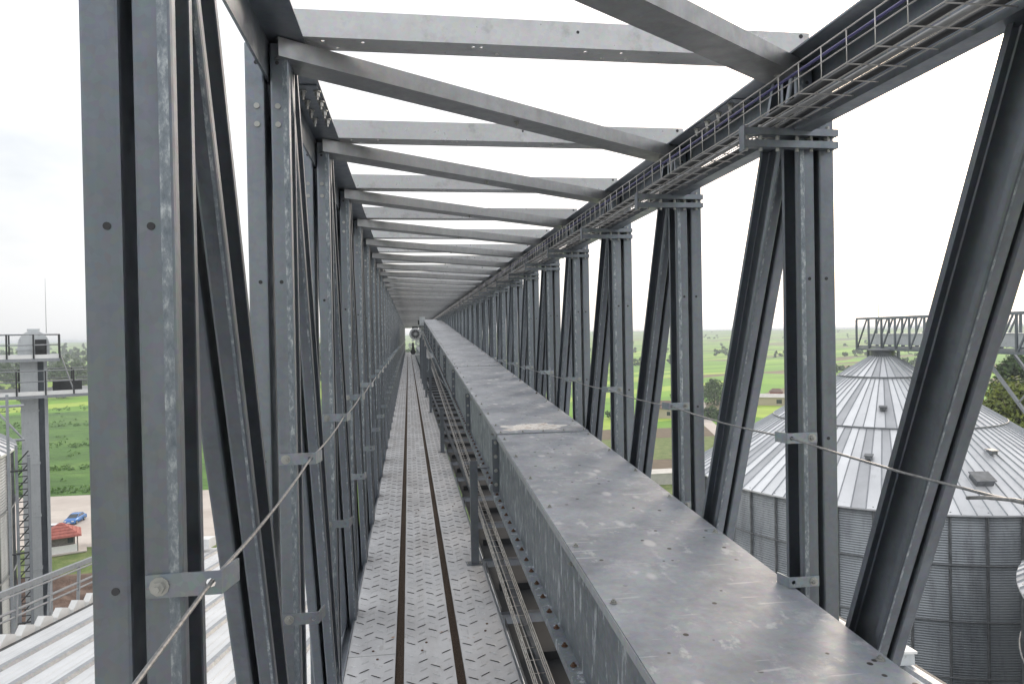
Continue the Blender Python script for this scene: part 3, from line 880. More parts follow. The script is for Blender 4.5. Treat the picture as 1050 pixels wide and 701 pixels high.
for x in (-.8, .8):
    for s_ in (-1, 1):
        mb.frame_box((x - .06, s_ * .8, HT - 4.2), (.12, 0, 0), (0, s_ * 3.6, 3.9), (0, 0, .17))
        mb.tube([(x, s_ * 2.6, HT - 2.2), (x, s_ * .85, HT - .4)], .04, 5)
        mb.tube([(x, s_ * 2.0, HT - 2.9), (x, s_ * .85, HT - 2.0)], .04, 5)
mb.build('knee_brace', M['rail'], ct)

# ------------------------------------------------------------------ left: bucket elevator tower with platforms
tw = thing('bucket_elevator', 'tall light grey bucket elevator tower with domed head behind the left silo', 'elevator tower', (-17.4, 36., GZ), R_(25))
ZH = .95 - GZ
mb = MB(); mb.box((-.55, -.4, 0), (.12, .4, ZH - .001))
z = 2.
while z < ZH: mb.box((-.58, -.43, z), (.15, .43, z + .06)); z += 2.45
mb.build('casing', M['tower'], tw)
mb = MB(); mb.box((.12, .05, 0), (.36, .3, ZH - .001)); mb.build('inner_casing', M['steel'], tw)
mb = MB(); mb.box((.36, -.3, 0), (.5, .4, ZH - .001))
mb.build('return_casing', M['tower'], tw)
mb = MB(); prof = [(-.62, 0), (.62, 0), (.62, .45)] + [(.62 * math.cos(a), .62 + .7 * math.sin(a)) for a in [math.pi * q / 14 for q in range(15)]] + [(-.62, .45)]
mb.extr(prof, (0, -.42, ZH), (0, .42, ZH), (1, 0, 0), (0, 0, 1)); mb.box((-.7, -.45, ZH + .42), (.7, .45, ZH + .5)); mb.box((-.25, -.3, ZH + 1.3), (.25, .3, ZH + 1.4))
mb.build('head_cover', M['tower'], tw)
mb = MB(); mb.cyl((.25, -.85, ZH + .6), (0, 1, 0), .2, .42, 12); mb.box((.05, -.6, ZH + .1), (.5, -.43, ZH + .9)); mb.build('head_motor', M['dark'], tw)
mb = MB(); mb.cyl((.5, .1, ZH + 1.2), (0, 0, 1), .018, 2.6, 5, r2=.006); mb.build('lightning_rod', M['rail'], tw)
def platform(label, x0, x1, y0, y1, z, group):
    p = thing('service_platform', label, 'platform', (-17.4, 36., z), R_(25), group)
    mb = MB(); mb.box((x0, y0, -.16), (x1, -.46, -.02)); mb.box((x0, .46, -.16), (x1, y1, -.02)); mb.box((x0, -.46, -.16), (-.6, .46, -.02)); mb.box((.72, -.46, -.16), (x1, .46, -.02)); mb.build('deck', M['rail'], p)
    mb = MB()
    for a, b in (((x0, y0), (x1, y0 + .02)), ((x0, y1 - .02), (x1, y1))): mb.box((*a, -.02), (*b, .16))
    mb.box((x1 - .02, y0 + .02, -.02), (x1, y1 - .02, .16)); mb.build('toe_board', M['white'], p)
    mb = MB()
    for zz in (.6, 1.08): mb.tube([(x0, y0, zz), (x1, y0, zz), (x1, y1, zz), (x0, y1, zz)], .028, 5)
    mb.build('guard_rail', M['rail'], p)
    q0 = None; m = int((x1 - x0) / 1.0)
    for i in range(m + 1):
        for y in (y0, y1):
            if q0 is None:
                mb = MB(); mb.box((-.035, -.035, 0), (.035, .035, 1.1)); q0 = mb.build('rail_post', M['dark'], p); c = q0
            else: c = copy_part(q0, p)
            c.location = (x0 + (x1 - x0) * i / m, y, -.02)
    return p
gp = 'railed platforms around the elevator tower'
platform('upper railed platform round the domed elevator head', -4., 1.0, -1.2, 1.2, 1.0, gp)
lp = platform('lower, longer railed platform below the elevator head', -5., 2.6, -1.5, 1.7, -.66, gp)
mb = MB(); mb.box((.7, .2, 0), (1.9, 1.0, .55)); mb.build('gear_case', M['dark'], lp)
ld = thing('steel_ladder', 'short leaning steel ladder between the two elevator platforms', 'ladder', (-17.4, 36., -.66), R_(25))
mb = MB()
for y in (-.9, -.45): mb.tube([(1.55, y, 0), (1.05, y, 1.75)], .03, 5)
mb.build('ladder_rail', M['rail'], ld)
mb = MB()
for q in range(7): t = (q + .5) / 7; mb.tube([(1.55 - .5 * t, -.9, 1.75 * t), (1.55 - .5 * t, -.45, 1.75 * t)], .022, 5)
mb.build('rung', M['rail'], ld)
lf = thing('lattice_gantry', 'dark narrow lattice gantry standing beside the left silo, left of the elevator tower', 'gantry', (-12.3, 24.05, -3.5), R_(27))
gp0 = None
for x, y, t in ((-.12, 0, 3.6), (.08, .1, 2.), (.4, 0, 1.6), (.4, .6, 1.6)):
    mb = MB(); mb.box((-.04, -.04, GZ + 3.5), (.04, .04, t)); c = mb.build('gantry_post', M['rail'], lf); c.location = (x, y, 0)
mb = MB()
for q in range(-40, 8):
    z = q * .2
    mb.tube([(.08, .1, z), (.4, 0, z)], .018, 5); mb.tube([(.4, 0, z), (.4, .6, z)], .018, 5)
    if q % 2: mb.tube([(.08, .1, z), (.4, .0, z + .4)], .02, 5)
for z in (-3.6, -1.4, 1.2): mb.tube([(-.12, 0, z), (.4, 0, z)], .03, 5)
mb.build('bracing', M['dark'], lf)
lg = thing('support_truss', 'light lattice truss under the lower platform left of the elevator', 'truss', (-19.9, 32.4, -1.05), R_(26))
mb = MB(); mb.box((-2.9, -.08, GZ + 1.05), (-2.74, .08, -1.5))
for z in (0, -1.5): mb.tube([(-3, 0, z), (3.4, 0, z)], .07, 6)
for q in range(6): mb.tube([(-3 + q * 1.06, 0, 0 if q % 2 else -1.5), (-3 + (q + 1) * 1.06, 0, -1.5 if q % 2 else 0)], .05, 6)
mb.build('truss_member', M['rail'], lg)

# ------------------------------------------------------------------ ribbed white roof under the bridge
A0 = Vector((-6.92, 12.99, -3.5)); rv = Vector((.1199, .9885, -.0922)).normalized(); lv = Vector((.9927, -.1204, 0)).normalized(); nv = lv.cross(rv).normalized()
if nv.z < 0: nv = -nv
def RP(l, a, h=0): return A0 + lv * l + rv * a + nv * h
shed = thing('roofed_shed', 'long low building with a white ribbed sheet roof directly under the bridge', 'building', tuple(RP(7, 0, 0) + Vector((0, 0, GZ + 3.5))))
def SH(mb, name, mats, par=shed):
    o = mb.build(name, mats, par); o.location = -Vector(par.location); return o
mb = MB(); W = 14.6; a0, a1 = -13., 8.4
sec = []; l = 0.
while l < W - .1:
    sec += [(l, 0), (l + .50, 0), (l + .53, .055), (l + .62, .055), (l + .65, 0)]; l += .66
    sec += [(l - .405, 0.0001), ] if False else []
top = sec + [(W, 0)]
n = len(top); vs = [RP(l, a0, h) for l, h in top] + [RP(l, a1, h) for l, h in top]
fs = []; mi = []
for i in range(n - 1):
    m_ = 1 if (top[i][1] != top[i + 1][1] or top[i][1] > 0) else 0
    mb.add([vs[i], vs[i + 1], vs[n + i + 1], vs[n + i]], [(0, 1, 2, 3)], m_)
l = 0
while l < W - .6:                                                   # small stiffening ribs in each pan
    for q in (.16, .33):
        mb.add([RP(l + q, a0, .0015), RP(l + q + .02, a0, .014), RP(l + q + .04, a0, .0015), RP(l + q, a1, .0015), RP(l + q + .02, a1, .014), RP(l + q + .04, a1, .0015)], [(0, 1, 4, 3), (1, 2, 5, 4)], 0)
    l += .66
SH(mb, 'roof', [M['roof_white'], M['rail']])
mb = MB()
for (l0, a_0), (l1, a_1) in (((.1, a0), (.1, a1)), ((W - .1, a0), (W - .1, a1)), ((.1, a0), (W - .1, a0)), ((.1, a1), (W - .1, a1))):
    p, q = RP(l0, a_0, -.03), RP(l1, a_1, -.03)
    mb.add([(p.x, p.y, GZ), (q.x, q.y, GZ), q, p], [(0, 1, 2, 3)])
SH(mb, 'wall', M['silo_wall'])
mb = MB(); mb.frame_box(RP(-.16, a0, -.22), rv * (a1 - a0), lv * .15, nv * .19); SH(mb, 'gutter', M['dark'])
mb = MB(); mb.frame_box(RP(W + .01, a0, -.2), rv * (a1 - a0), lv * .1, nv * .17); SH(mb, 'gutter', M['dark'])
mb = MB(); a = a0                                                    # toothed white edge sheet along the left eave
while a < a1 - .1:
    mb.add([RP(-.30, a, -.10), RP(-.30, a + .38, -.1), RP(-.30, a + .38, .10), RP(-.30, a + .14, .17), RP(-.30, a, .02),
            RP(-.165, a, -.10), RP(-.165, a + .38, -.1), RP(-.165, a + .38, .10), RP(-.165, a + .14, .17), RP(-.165, a, .02)],
           [(0, 1, 2, 3, 4), (5, 9, 8, 7, 6), (0, 5, 6, 1), (1, 6, 7, 2), (2, 7, 8, 3), (3, 8, 9, 4), (4, 9, 5, 0)]); a += .53
SH(mb, 'toothed_edge', M['white'])
hr = thing('roof_handrail', 'grey handrail running up along the left edge of the white ribbed roof', 'handrail', tuple(RP(-.45, -2, 0)))
mb = MB(); sec = [(-.035, -.05), (.035, -.05), (.035, .05), (-.035, .05)]
mb.extr(sec, RP(-.45, a0, .78), RP(-.45, a1, .78), lv, nv); mb.tube([RP(-.40, a0, .70), RP(-.40, a1, .70)], .02, 6); SH(mb, 'top_rail', M['rail'], hr)
mb = MB(); mb.tube([RP(-.45, a0, .40), RP(-.45, a1, .40)], .026, 6); mb.tube([RP(-.45, a0, .28), RP(-.45, a1, .28)], .02, 6); SH(mb, 'mid_rail', M['rail'], hr)
a = a0 + .3; p0 = None
while a < a1:
    if p0 is None:
        mb = MB(); mb.frame_box(RP(-.475, a, -.25), lv * .05, rv * .05, nv * 1.0); p0 = SH(mb, 'rail_post', M['rail'], hr); base = Vector(p0.location)
        c = p0; ab = a
    else: c = copy_part(p0, hr)
    c.location = base + rv * (a - ab); a += .98
mb = MB()
mb.frame_box(RP(-.1, 7.7, .12), lv * .5, rv * .5, nv * .25); SH(mb, 'roof_box', M['white'])
bxs = thing('roof_box', 'small white capped box on the right edge of the ribbed roof', 'box', tuple(RP(14.3, -1.7, .06)))
mb = MB(); mb.frame_box(RP(14.16, -1.9, .057), lv * .38, rv * .38, nv * .17); SH(mb, 'box_body', M['tower'], bxs)
mb = MB(); mb.frame_box(RP(14.13, -1.93, .228), lv * .44, rv * .44, nv * .035); SH(mb, 'box_lid', M['white'], bxs)

# ------------------------------------------------------------------ ground and terrain
def ground_z(x, y):
    d = math.hypot(x, y)
    t = max(0, min(1, (d - 300) / 3300)); t = t * t * (3 - 2 * t)
    return GZ + t * 31 + t * 5 * math.sin(math.atan2(x, y) * 5 + 1.) + t * 3 * math.sin(x / 410.) * math.cos(y / 530.)
mb = MB(); rings = [0, 40, 90, 160, 260, 330, 400, 480, 560, 640, 720, 800] + [900 + 260 * i for i in range(20)]
NA = 120
mb.v.append((0, 0, GZ))
for r in rings[1:]:
    for k in range(NA):
        a = 2 * math.pi * k / NA; x, y = r * math.sin(a), r * math.cos(a); mb.v.append((x, y, ground_z(x, y)))
for k in range(NA): mb.f.append((0, 1 + (k + 1) % NA, 1 + k))
for i in range(len(rings) - 2):
    for k in range(NA):
        a, b = 1 + i * NA + k, 1 + i * NA + (k + 1) % NA; mb.f.append((a, b, b + NA, a + NA))
mb.mi = [0] * len(mb.f); mb.sm = [True] * len(mb.f)
tag(mb.build('ground', M['fields']), kind='structure')
def sheet(name, pts, z, mat):
    mb = MB(); mb.add([(x, y, GZ + z) for x, y in pts], [tuple(range(len(pts)))])
    return tag(mb.build(name, mat), kind='structure')
sheet('yard_bounce', [(-420, -520), (420, -520), (420, -60), (75, -20), (75, 70), (40, 105), (-40, 84), (-75, 84), (-75, -20), (-420, -60)], .02, M['yard_bounce'])  # yard, widened unseen behind the camera to bounce neutral light
sheet('grass_field', [(-420, 149), (-12, 145), (-6, 372), (-420, 380)], .03, M['grass'])
sheet('pavement', [(-200, 110.5), (-20, 108), (-18, 146), (-200, 150)], .05, M['pave'])
sheet('lawn', [(-120, 95), (-20, 93), (-20, 109), (-120, 111.5)], .07, M['lawn'])
mb = MB(); rnd = random.Random(5); nx, ny = 46, 22
for j in range(ny + 1):
    for i in range(nx + 1):
        x = -90 + 70 * i / nx; y = 76 + 21 * j / ny
        e = min(i, nx - i, j, ny - j)
        mb.v.append((x, y + rnd.uniform(-.3, .3), GZ + .1 + (rnd.uniform(0, 1.1) * min(1, e / 3) if e else 0)))
for j in range(ny):
    for i in range(nx):
        a = j * (nx + 1) + i; mb.f.append((a, a + 1, a + nx + 2, a + nx + 1))
mb.mi = [0] * len(mb.f); mb.sm = [True] * len(mb.f); tag(mb.build('bare_soil', M['dirt']), kind='structure')
sheet('concrete_slab', [(-58, 80), (-44, 79), (-43.2, 80.1), (-57, 81.5)], 1.0, M['pave'])
sheet('ploughed_strip', [(36, 143), (120, 140), (122, 155), (36, 158)], .04, M['brown_field'])
sheet('green_strip', [(36, 158.2), (124, 155.2), (128, 186), (36, 190)], .04, M['lawn'])
sheet('ploughed_strip', [(36, 190.3), (128, 186.3), (130, 206), (36, 210)], .04, M['brown_field'])
sheet('rough_lawn', [(30, 105), (76, 70), (140, 100), (120, 139.8), (36, 142.8)], .04, M['lawn'])
sheet('path', [(84.5, 186), (88, 186), (99, 222), (130, 300), (126, 300), (95, 223)], .08, M['pave'])

# ------------------------------------------------------------------ things on the ground
wl = thing('concrete_wall', 'pale concrete retaining wall beyond the right posts near a ploughed strip', 'wall', (50, 131, GZ))
mb = MB(); mb.box((-13, 0, 0), (14, .35, 2.1)); mb.build('wall_panel', M['concrete'], wl)
mb = MB(); mb.box((-13.1, -.08, 2.1), (14.1, 4.4, 2.25)); mb.build('coping', M['concrete'], wl)
fw = thing('boundary_wall', 'beige boundary wall beside the red roofed gatehouse', 'wall', (-45.6, 112.2, GZ), R_(-8))
mb = MB(); mb.box((0, 0, 0), (14, .25, 2.0)); mb.build('wall_panel', M['concrete'], fw)
mb = MB(); mb.box((-.05, -.05, 2.0), (14.05, .3, 2.1)); mb.build('coping', M['concrete'], fw)

def house(name, label, cat, loc, rz, w, d, h, rh, wallm, roofm, hip=False, wins=()):
    o = thing(name, label, cat, loc, rz)
    mb = MB(); mb.box((-w / 2, -d / 2, 0), (w / 2, d / 2, h)); mb.build('wall', wallm, o)
    mb = MB(); e = .45; ri = w * .3 if hip else 0
    v = [(-w / 2 - e, -d / 2 - e, h), (w / 2 + e, -d / 2 - e, h), (w / 2 + e, d / 2 + e, h), (-w / 2 - e, d / 2 + e, h), (-w / 2 - e + ri, 0, h + rh), (w / 2 + e - ri, 0, h + rh)]
    mb.add(v, [(0, 1, 5, 4), (1, 2, 5), (2, 3, 4, 5), (3, 0, 4), (0, 3, 2, 1)]); mb.build('roof', roofm, o)
    for (x, z, ww, hh) in wins:
        mb = MB(); mb.box((x, -d / 2 - .03, z), (x + ww, -d / 2 - .002, z + hh)); mb.build('window', M['glass'], o)
    return o
house('farm_house', 'beige farmhouse with a brown roof out in the right fields', 'house', (88.5, 235, GZ), R_(-20), 13, 8, 3.4, 2.4, M['plaster'], M['brown_roof'], False, [(-4, 1, 1.2, 1.3), (0, 1, 1.2, 1.3), (3.6, 1, 1.2, 1.3)])
house('farm_shed', 'long low beige shed beyond the silo roof', 'shed', (142, 262, GZ), R_(-28), 22, 7, 3.2, 1.2, M['plaster'], M['concrete'], False, [(-8, .8, 2, 1.6), (2, .8, 2, 1.6)])
house('brick_hut', 'small hut with red walls beside the long low beige shed', 'hut', (152, 276, GZ), R_(-28), 5, 5, 3.8, 1.4, M['red_roof'], M['brown_roof'], True, [(-1, 1.2, 1, 1)])

gh = thing('gatehouse', 'small open gatehouse with a red tiled hip roof and low white wall', 'gatehouse', (-49.2, 108.0, GZ + .09), R_(24))
mb = MB(); mb.box((-2.6, -2.4, .05), (3., 2.3, .2)); mb.build('slab', M['pave'], gh)
mb = MB()
mb.box((-1.3, -1.9, .2), (1.95, -1.72, 1.2)); mb.box((1.77, -1.72, .2), (1.95, 1.6, 1.2)); mb.build('low_wall', M['white'], gh)
mb = MB(); mb.box((-1.3, -1.6, .2), (1.6, 1.7, 2.55)); mb.build('cabin', M['wood'], gh)
mb = MB(); mb.box((.7, -1.63, 1.45), (1.4, -1.602, 2.1)); mb.build('window', M['glass'], gh)
pp = None
for x, y in ((-2.1, -1.85), (1.9, -1.85), (1.9, 1.7), (-2.1, 1.7)):
    if pp is None: mb = MB(); mb.box((-.06, -.06, .2), (.06, .06, 2.55)); pp = mb.build('corner_post', M['wood'], gh); c = pp
    else: c = copy_part(pp, gh)
    c.location = (x, y, 0)
mb = MB(); e0, e1 = -2.55, 2.4
mb.add([(e0, e0, 2.5), (e1, e0, 2.5), (e1, e1, 2.5), (e0, e1, 2.5), (-.25, -.07, 4.1), (.1, -.07, 4.1)], [(0, 1, 5, 4), (1, 2, 5), (2, 3, 4, 5), (3, 0, 4), (0, 3, 2, 1)])
mb.box((e0, e0 - .02, 2.42), (e1, e0 + .02, 2.5))
for q in range(5):
    z = 2.5 + 1.6 * (q + .3) / 5; t = (z - 2.5) / 1.6
    xa, xb = e0 + t * (-.25 - e0), e1 + t * (.1 - e1); y = e0 + t * (-.07 - e0)
    mb.tube([(xa, y, z + .03), (xb, y, z + .03)], .05, 4); yb = e1 + t * (-.07 - e1); mb.tube([(xb, y, z + .03), (xb, yb, z + .03)], .05, 4)
mb.build('roof', M['red_roof'], gh)

def car(label, loc, rz, paint, rake=.0):
    o = thing('parked_car', label, 'car', loc, rz, 'cars parked on the pale pavement')
    L, Wd = 4.3, 1.72
    side = [(-2.12, .32), (-2.15, .62), (-2.1, .9), (-1.2, 1.0), (.95, .98), (1.75, .86), (2.1, .7), (2.14, .45), (2.1, .28)]
    mb = MB(); n = len(side)
    yw = [.78, .84, .86, .86]
    rows = []
    for s_ in (-1, -.92, .92, 1):
        k = .86 if abs(s_) == 1 else 1
        rows.append([(x * (.985 if abs(s_) == 1 else 1), s_ * Wd / 2, .3 + (z - .3) * (.93 if abs(s_) == 1 else 1)) for x, z in side])
    vs = [p for r in rows for p in r]; fs = []
    for r in range(3):
        for i in range(n):
            j = (i + 1) % n; fs.append((r * n + i, r * n + j, (r + 1) * n + j, (r + 1) * n + i))
    fs += [tuple(range(n)), tuple(range(3 * n, 4 * n))[::-1]]
    mb.add(vs, fs, 0, True)
    cab = [(-1.75, .96), (-1.25, 1.38), (-.6, 1.46), (.15, 1.43), (1.05, .96)]
    vs = [(x, s_ * (Wd / 2 - .06 - (z - .96) * .3), z) for s_ in (-1, 1) for x, z in cab]
    mb.add(vs, [(0, 1, 6, 5), (1, 2, 7, 6), (2, 3, 8, 7), (3, 4, 9, 8), (0, 4, 3, 2, 1), (5, 6, 7, 8, 9)])
    mb.build('body', paint, o)
    mb = MB(); f = lambda x, z, s_, o_: (x, s_ * (Wd / 2 - .06 - (z - .96) * .3 + o_), z)
    for s_ in (-1, 1):
        mb.add([f(-1.4, 1.02, s_, .004), f(-1.15, 1.34, s_, .004), f(-.35, 1.4, s_, .004), f(-.35, 1.02, s_, .004)], [(0, 1, 2, 3)])
        mb.add([f(-.27, 1.02, s_, .004), f(-.27, 1.4, s_, .004), f(.15, 1.37, s_, .004), f(.8, 1.02, s_, .004)], [(0, 1, 2, 3)])
    mb.build('side_window', M['glass'], o)
    mb = MB(); mb.add([(1.06, -.72, 1.0), (1.06, .72, 1.0), (.24, .62, 1.415), (.24, -.62, 1.415)], [(0, 1, 2, 3)]); mb.build('windscreen', M['glass'], o)
    mb = MB(); mb.add([(-1.72, -.7, 1.02), (-1.72, .7, 1.02), (-1.29, .6, 1.38), (-1.29, -.6, 1.38)], [(0, 1, 2, 3)]); mb.build('rear_window', M['glass'], o)
    w0 = None
    for x in (-1.3, 1.32):
        for y in (-.8, .8):
            if w0 is None:
                mb = MB(); mb.tube([(0, -.1, 0), (0, -.08, 0), (0, .08, 0), (0, .1, 0)], [.27, .31, .31, .27], 18); mb.cyl((0, -.105, 0), (0, 1, 0), .18, .21, 12, 1); w0 = mb.build('wheel', [M['rubber'], M['bolt']], o); c = w0
            else: c = copy_part(w0, o)
            c.location = (x, y, .31)
    for y in (-.6, .6):
        mb = MB(); mb.box((2.0, y - .2, .58), (2.125, y + .2, .74)); mb.build('headlight', M['lamp'], o)
        mb = MB(); mb.box((-2.15, y - .18, .66), (-2.06, y + .18, .84)); mb.build('tail_light', M['red_roof'], o)
    mb = MB(); mb.box((2.06, -.26, .38), (2.155, .26, .5)); mb.build('number_plate', M['white'], o)
    return o
car('blue car parked on the pale pavement behind the gatehouse', (-54.9, 125.2, GZ + .055), R_(-92), M['car_blue'])
car('white car partly hidden behind the red gatehouse roof', (-55., 118.2, GZ + .055), R_(-90), M['car_white'])

# person by the gatehouse: one skinned figure
def person(loc, rz):
    me = bpy.data.meshes.new('person'); bm = bmesh.new()
    J = [((0, 0, .95), .14), ((0, 0, 1.15), .13), ((0, 0, 1.38), .15), ((0, 0, 1.5), .06), ((0, .01, 1.62), .1), ((0, .01, 1.72), .07),
         ((.18, 0, 1.4), .06), ((.24, .02, 1.12), .045), ((.22, .12, .9), .035), ((-.18, 0, 1.4), .06), ((-.24, .0, 1.12), .045), ((-.25, .06, .88), .035),
         ((.1, 0, .86), .09), ((.1, .03, .48), .065), ((.1, 0, .08), .045), ((.1, .14, .04), .035), ((-.1, 0, .86), .09), ((-.1, -.02, .48), .065), ((-.11, -.06, .08), .045), ((-.11, .08, .04), .035)]
    E = [(0, 1), (1, 2), (2, 3), (3, 4), (4, 5), (2, 6), (6, 7), (7, 8), (2, 9), (9, 10), (10, 11), (0, 12), (12, 13), (13, 14), (14, 15), (0, 16), (16, 17), (17, 18), (18, 19)]
    me.from_pydata([j[0] for j in J], E, [])
    o = bpy.data.objects.new('person', me); COL.objects.link(o)
    m = o.modifiers.new('Skin', 'SKIN')
    bm.free()
    if not me.skin_vertices:
        bpy.context.view_layer.objects.active = o; o.select_set(True); bpy.ops.mesh.customdata_skin_add()
    sv = me.skin_vertices[0].data
    for i, j in enumerate(J): sv[i].radius = (j[1], j[1]); sv[i].use_root = (i == 0)
    o.modifiers.new('Sub', 'SUBSURF').levels = 1
    t = NT('person_clothes'); t.set(Roughness=.9)
    sep = t.n.new('ShaderNodeSeparateXYZ'); tc = t.n.new('ShaderNodeTexCoord'); t.link(tc.outputs['Object'], sep.inputs[0])
    h = t.math('DIVIDE', sep.outputs[2], 1.8)
    t.color(t.ramp(h, [(0, (.02, .02, .022)), (.5, (.13, .03, .035)), (.845, (.4, .25, .18)), (.93, (.03, .02, .015))], 'CONSTANT'))
    me.materials.append(t.m); o.location = loc; o.rotation_euler.z = rz
    return tag(o, 'person in a dark red top standing beside the gatehouse', 'person')
person((-51.5, 106.9, GZ + .30), R_(160))

# ------------------------------------------------------------------ vegetation
def leaves(mb, c, rad, n, size, rnd, flat=1.):
    cx, cy, cz = c
    for _ in range(n):
        while True:
            p = Vector((rnd.uniform(-1, 1), rnd.uniform(-1, 1), rnd.uniform(-1, 1)))
            if .25 < p.length < 1: break
        q = Vector((cx + p.x * rad[0], cy + p.y * rad[1], cz + p.z * rad[2]))
        nrm = (p + Vector((rnd.uniform(-.8, .8), rnd.uniform(-.8, .8), rnd.uniform(-.2, 1.)))).normalized()
        u = nrm.orthogonal().normalized(); a = rnd.uniform(0, 6.28); w = nrm.cross(u); s_ = size * rnd.uniform(.6, 1.3)
        U = (u * math.cos(a) + w * math.sin(a)) * s_; V = (w * math.cos(a) - u * math.sin(a)) * s_ * .7
        mb.add([q - U, q - V * .8 + U * .1, q + U, q + V * .9], [(0, 1, 2, 3)])
def crown(mb, x, y, z0, h, r, rnd, nclump, nleaf, size, shape=1.):
    for _ in range(nclump):
        t = rnd.random(); a = rnd.uniform(0, 6.28)
        prof = math.sin(math.pi * (t ** (.75 * shape) * .88 + .1))
        rr = r * prof * math.sqrt(rnd.random())
        cr = r * rnd.uniform(.24, .42)
        leaves(mb, (x + rr * math.cos(a), y + rr * math.sin(a), z0 + h * t), (cr, cr, cr * .75), nleaf, size, rnd)
def tree(name, label, x, y, h, r, mat, seed, group, nclump=34, nleaf=60, size=.42, trunk=.25):
    rnd = random.Random(seed); z = ground_z(x, y)
    o = thing(name, label, 'tree' if trunk > .05 else 'bush', (x, y, z), 0, group)
    mb = MB(); crown(mb, 0, 0, h * trunk, h * (1 - trunk) * .93, r, rnd, nclump, nleaf, size); mb.build('crown', mat, o, fixn=False)
    mb = MB(); mb.tube([(0, 0, -.3), (.05, 0, h * .25), (.2, .1, h * .55), (.1, .2, h * .85)], [h * .02 + .08, h * .016 + .05, h * .01 + .03, .03], 7)
    for q in range(6):
        a = q * 1.05 + seed; t = .3 + .08 * q
        mb.tube([(.1, 0, h * t), (math.cos(a) * r * .4, math.sin(a) * r * .4, h * (t + .14)), (math.cos(a) * r * .75, math.sin(a) * r * .75, h * (t + .2))], [.1, .07, .03], 5)
    mb.build('trunk', M['bark'], o, fixn=False)
    return o
gt = 'trees behind the right silo'
tree('broadleaf_tree', 'yellow green round tree behind the right silo roof', 77, 80.5, 23.0, 6.2, M['leaf_yellow'], 11, gt, 80, 110, .34)
tree('broadleaf_tree', 'brighter green tree right of the yellow green one at the frame edge', 88, 77, 21, 5.5, M['leaf_mid'], 12, gt, 44, 80, .36)
for i, (x, y, h, r) in enumerate([(95, 113, 24.5, 6), (103, 107, 25.5, 6.5), (110, 112, 24, 6), (88, 100, 19, 4.5)]):
    tree('broadleaf_tree', ['dark green tree, first from the left behind the yellow green tree', 'tallest dark tree behind the yellow green tree under the catwalk', 'dark tree furthest right behind the yellow green tree', 'shorter dark tree just beyond the silo roof edge'][i], x, y, h, r, M['leaf_dark'], 20 + i, gt, 66, 100, .4)
gb = 'round bushes in the right fields'
for i, (x, y, h, r, lab) in enumerate([(122, 270, 10, 7.5, 'large round dark bush beside the field path'), (133, 300, 6, 4, 'small bush behind the large round one'), (112, 282, 5, 4, 'low bush just left of the large round one'),
                                       (150, 246, 5, 5, 'bush in front of the long low beige shed'), (72, 236, 5, 5, 'bush left of the beige farmhouse'), (101, 226, 4, 4, 'low bush right of the beige farmhouse')]):
    tree('field_bush', lab, x, y, h, r, M['leaf_dark'] if i != 3 else M['leaf_mid'], 40 + i, gb, 26, 50, .5, .04)
rnd = random.Random(77)
gs = 'small trees scattered over the far fields'; t0 = None
for i in range(46):
    a = R_(rnd.uniform(14, 62)) if i % 5 else R_(rnd.uniform(-40, 10)); d = rnd.uniform(330, 1100); x, y = d * math.sin(a), d * math.cos(a)
    if t0 is None: t0 = tree('field_tree', 'small round tree standing alone in the far farm fields', x, y, 8, 4, M['leaf_dark'], 60, gs, 16, 34, .8, .12); c = t0
    else: c = copy_tree(t0)
    c.location = (x, y, ground_z(x, y)); k = rnd.uniform(.5, 1.25); c.scale = (k, k, k * rnd.uniform(.7, 1)); c.rotation_euler.z = rnd.uniform(0, 6)
mb = MB(); rnd = random.Random(9)
for i in range(900):
    a = R_(rnd.uniform(-78, 4)); d = 430 + 900 * rnd.random() ** 1.6; x, y = d * math.sin(a), d * math.cos(a)
    h = rnd.uniform(13, 21); z = ground_z(x, y); r = rnd.uniform(3.5, 6.5)
    crown(mb, x, y, z + 1, h, r, rnd, 9, 20, 1.4 if d < 700 else 2.)
o = tag(mb.build('far_wood', M['leaf_mid'], fixn=False), 'hazy green wood along the far side of the left field', 'wood', kind='stuff')
mb = MB(); rnd = random.Random(10)
for i in range(320):
    a = R_(rnd.uniform(5, 70)); d = rnd.choice([620, 900, 1250, 1800, 2500]) + rnd.gauss(0, 18) + 120 * math.sin(a * 9); x, y = d * math.sin(a), d * math.cos(a)
    crown(mb, x, y, ground_z(x, y), rnd.uniform(4, 9), rnd.uniform(3, 6), rnd, 4, 12, 1.6)
tag(mb.build('far_hedges', M['leaf_mid'], fixn=False), 'hazy hedge lines crossing the far right fields', 'hedges', kind='stuff')
mb = MB(); rnd = random.Random(12)
for i in range(620):
    y = rnd.choice([149.5, 176, 215, 268, 330]) + abs(rnd.gauss(0, 1)) * rnd.choice([2, 5, 22]); x = rnd.uniform(-.62, -.30) * y
    r = rnd.uniform(.5, 1.6) * (1.4 if y < 158 else 1)
    leaves(mb, (x, y, GZ + r * .25), (r, r, r * .5), 12, .38, rnd)
tag(mb.build('field_scrub', leafmat('scrub_leaves', (.06, .14, .015), (.09, .2, .025), (.15, .26, .045)), fixn=False), 'bright green scrub and tall weeds over the left field', 'scrub', kind='stuff')

# ------------------------------------------------------------------ air
mb = MB(); mb.box((-6000, -6000, GZ - 1), (6000, 6300, 9.))
hz = mb.build('haze', []); tag(hz, kind='stuff')
hm = bpy.data.materials.new('pale_air'); hm.use_nodes = True; nt = hm.node_tree
nt.nodes.remove(nt.nodes['Principled BSDF'])
pv = nt.nodes.new('ShaderNodeVolumePrincipled'); pv.inputs['Density'].default_value = HAZE; pv.inputs['Color'].default_value = (.86, .93, 1, 1); pv.inputs['Anisotropy'].default_value = .1
nt.links.new(pv.outputs[0], nt.nodes['Material Output'].inputs['Volume'])
hz.data.materials.append(hm)

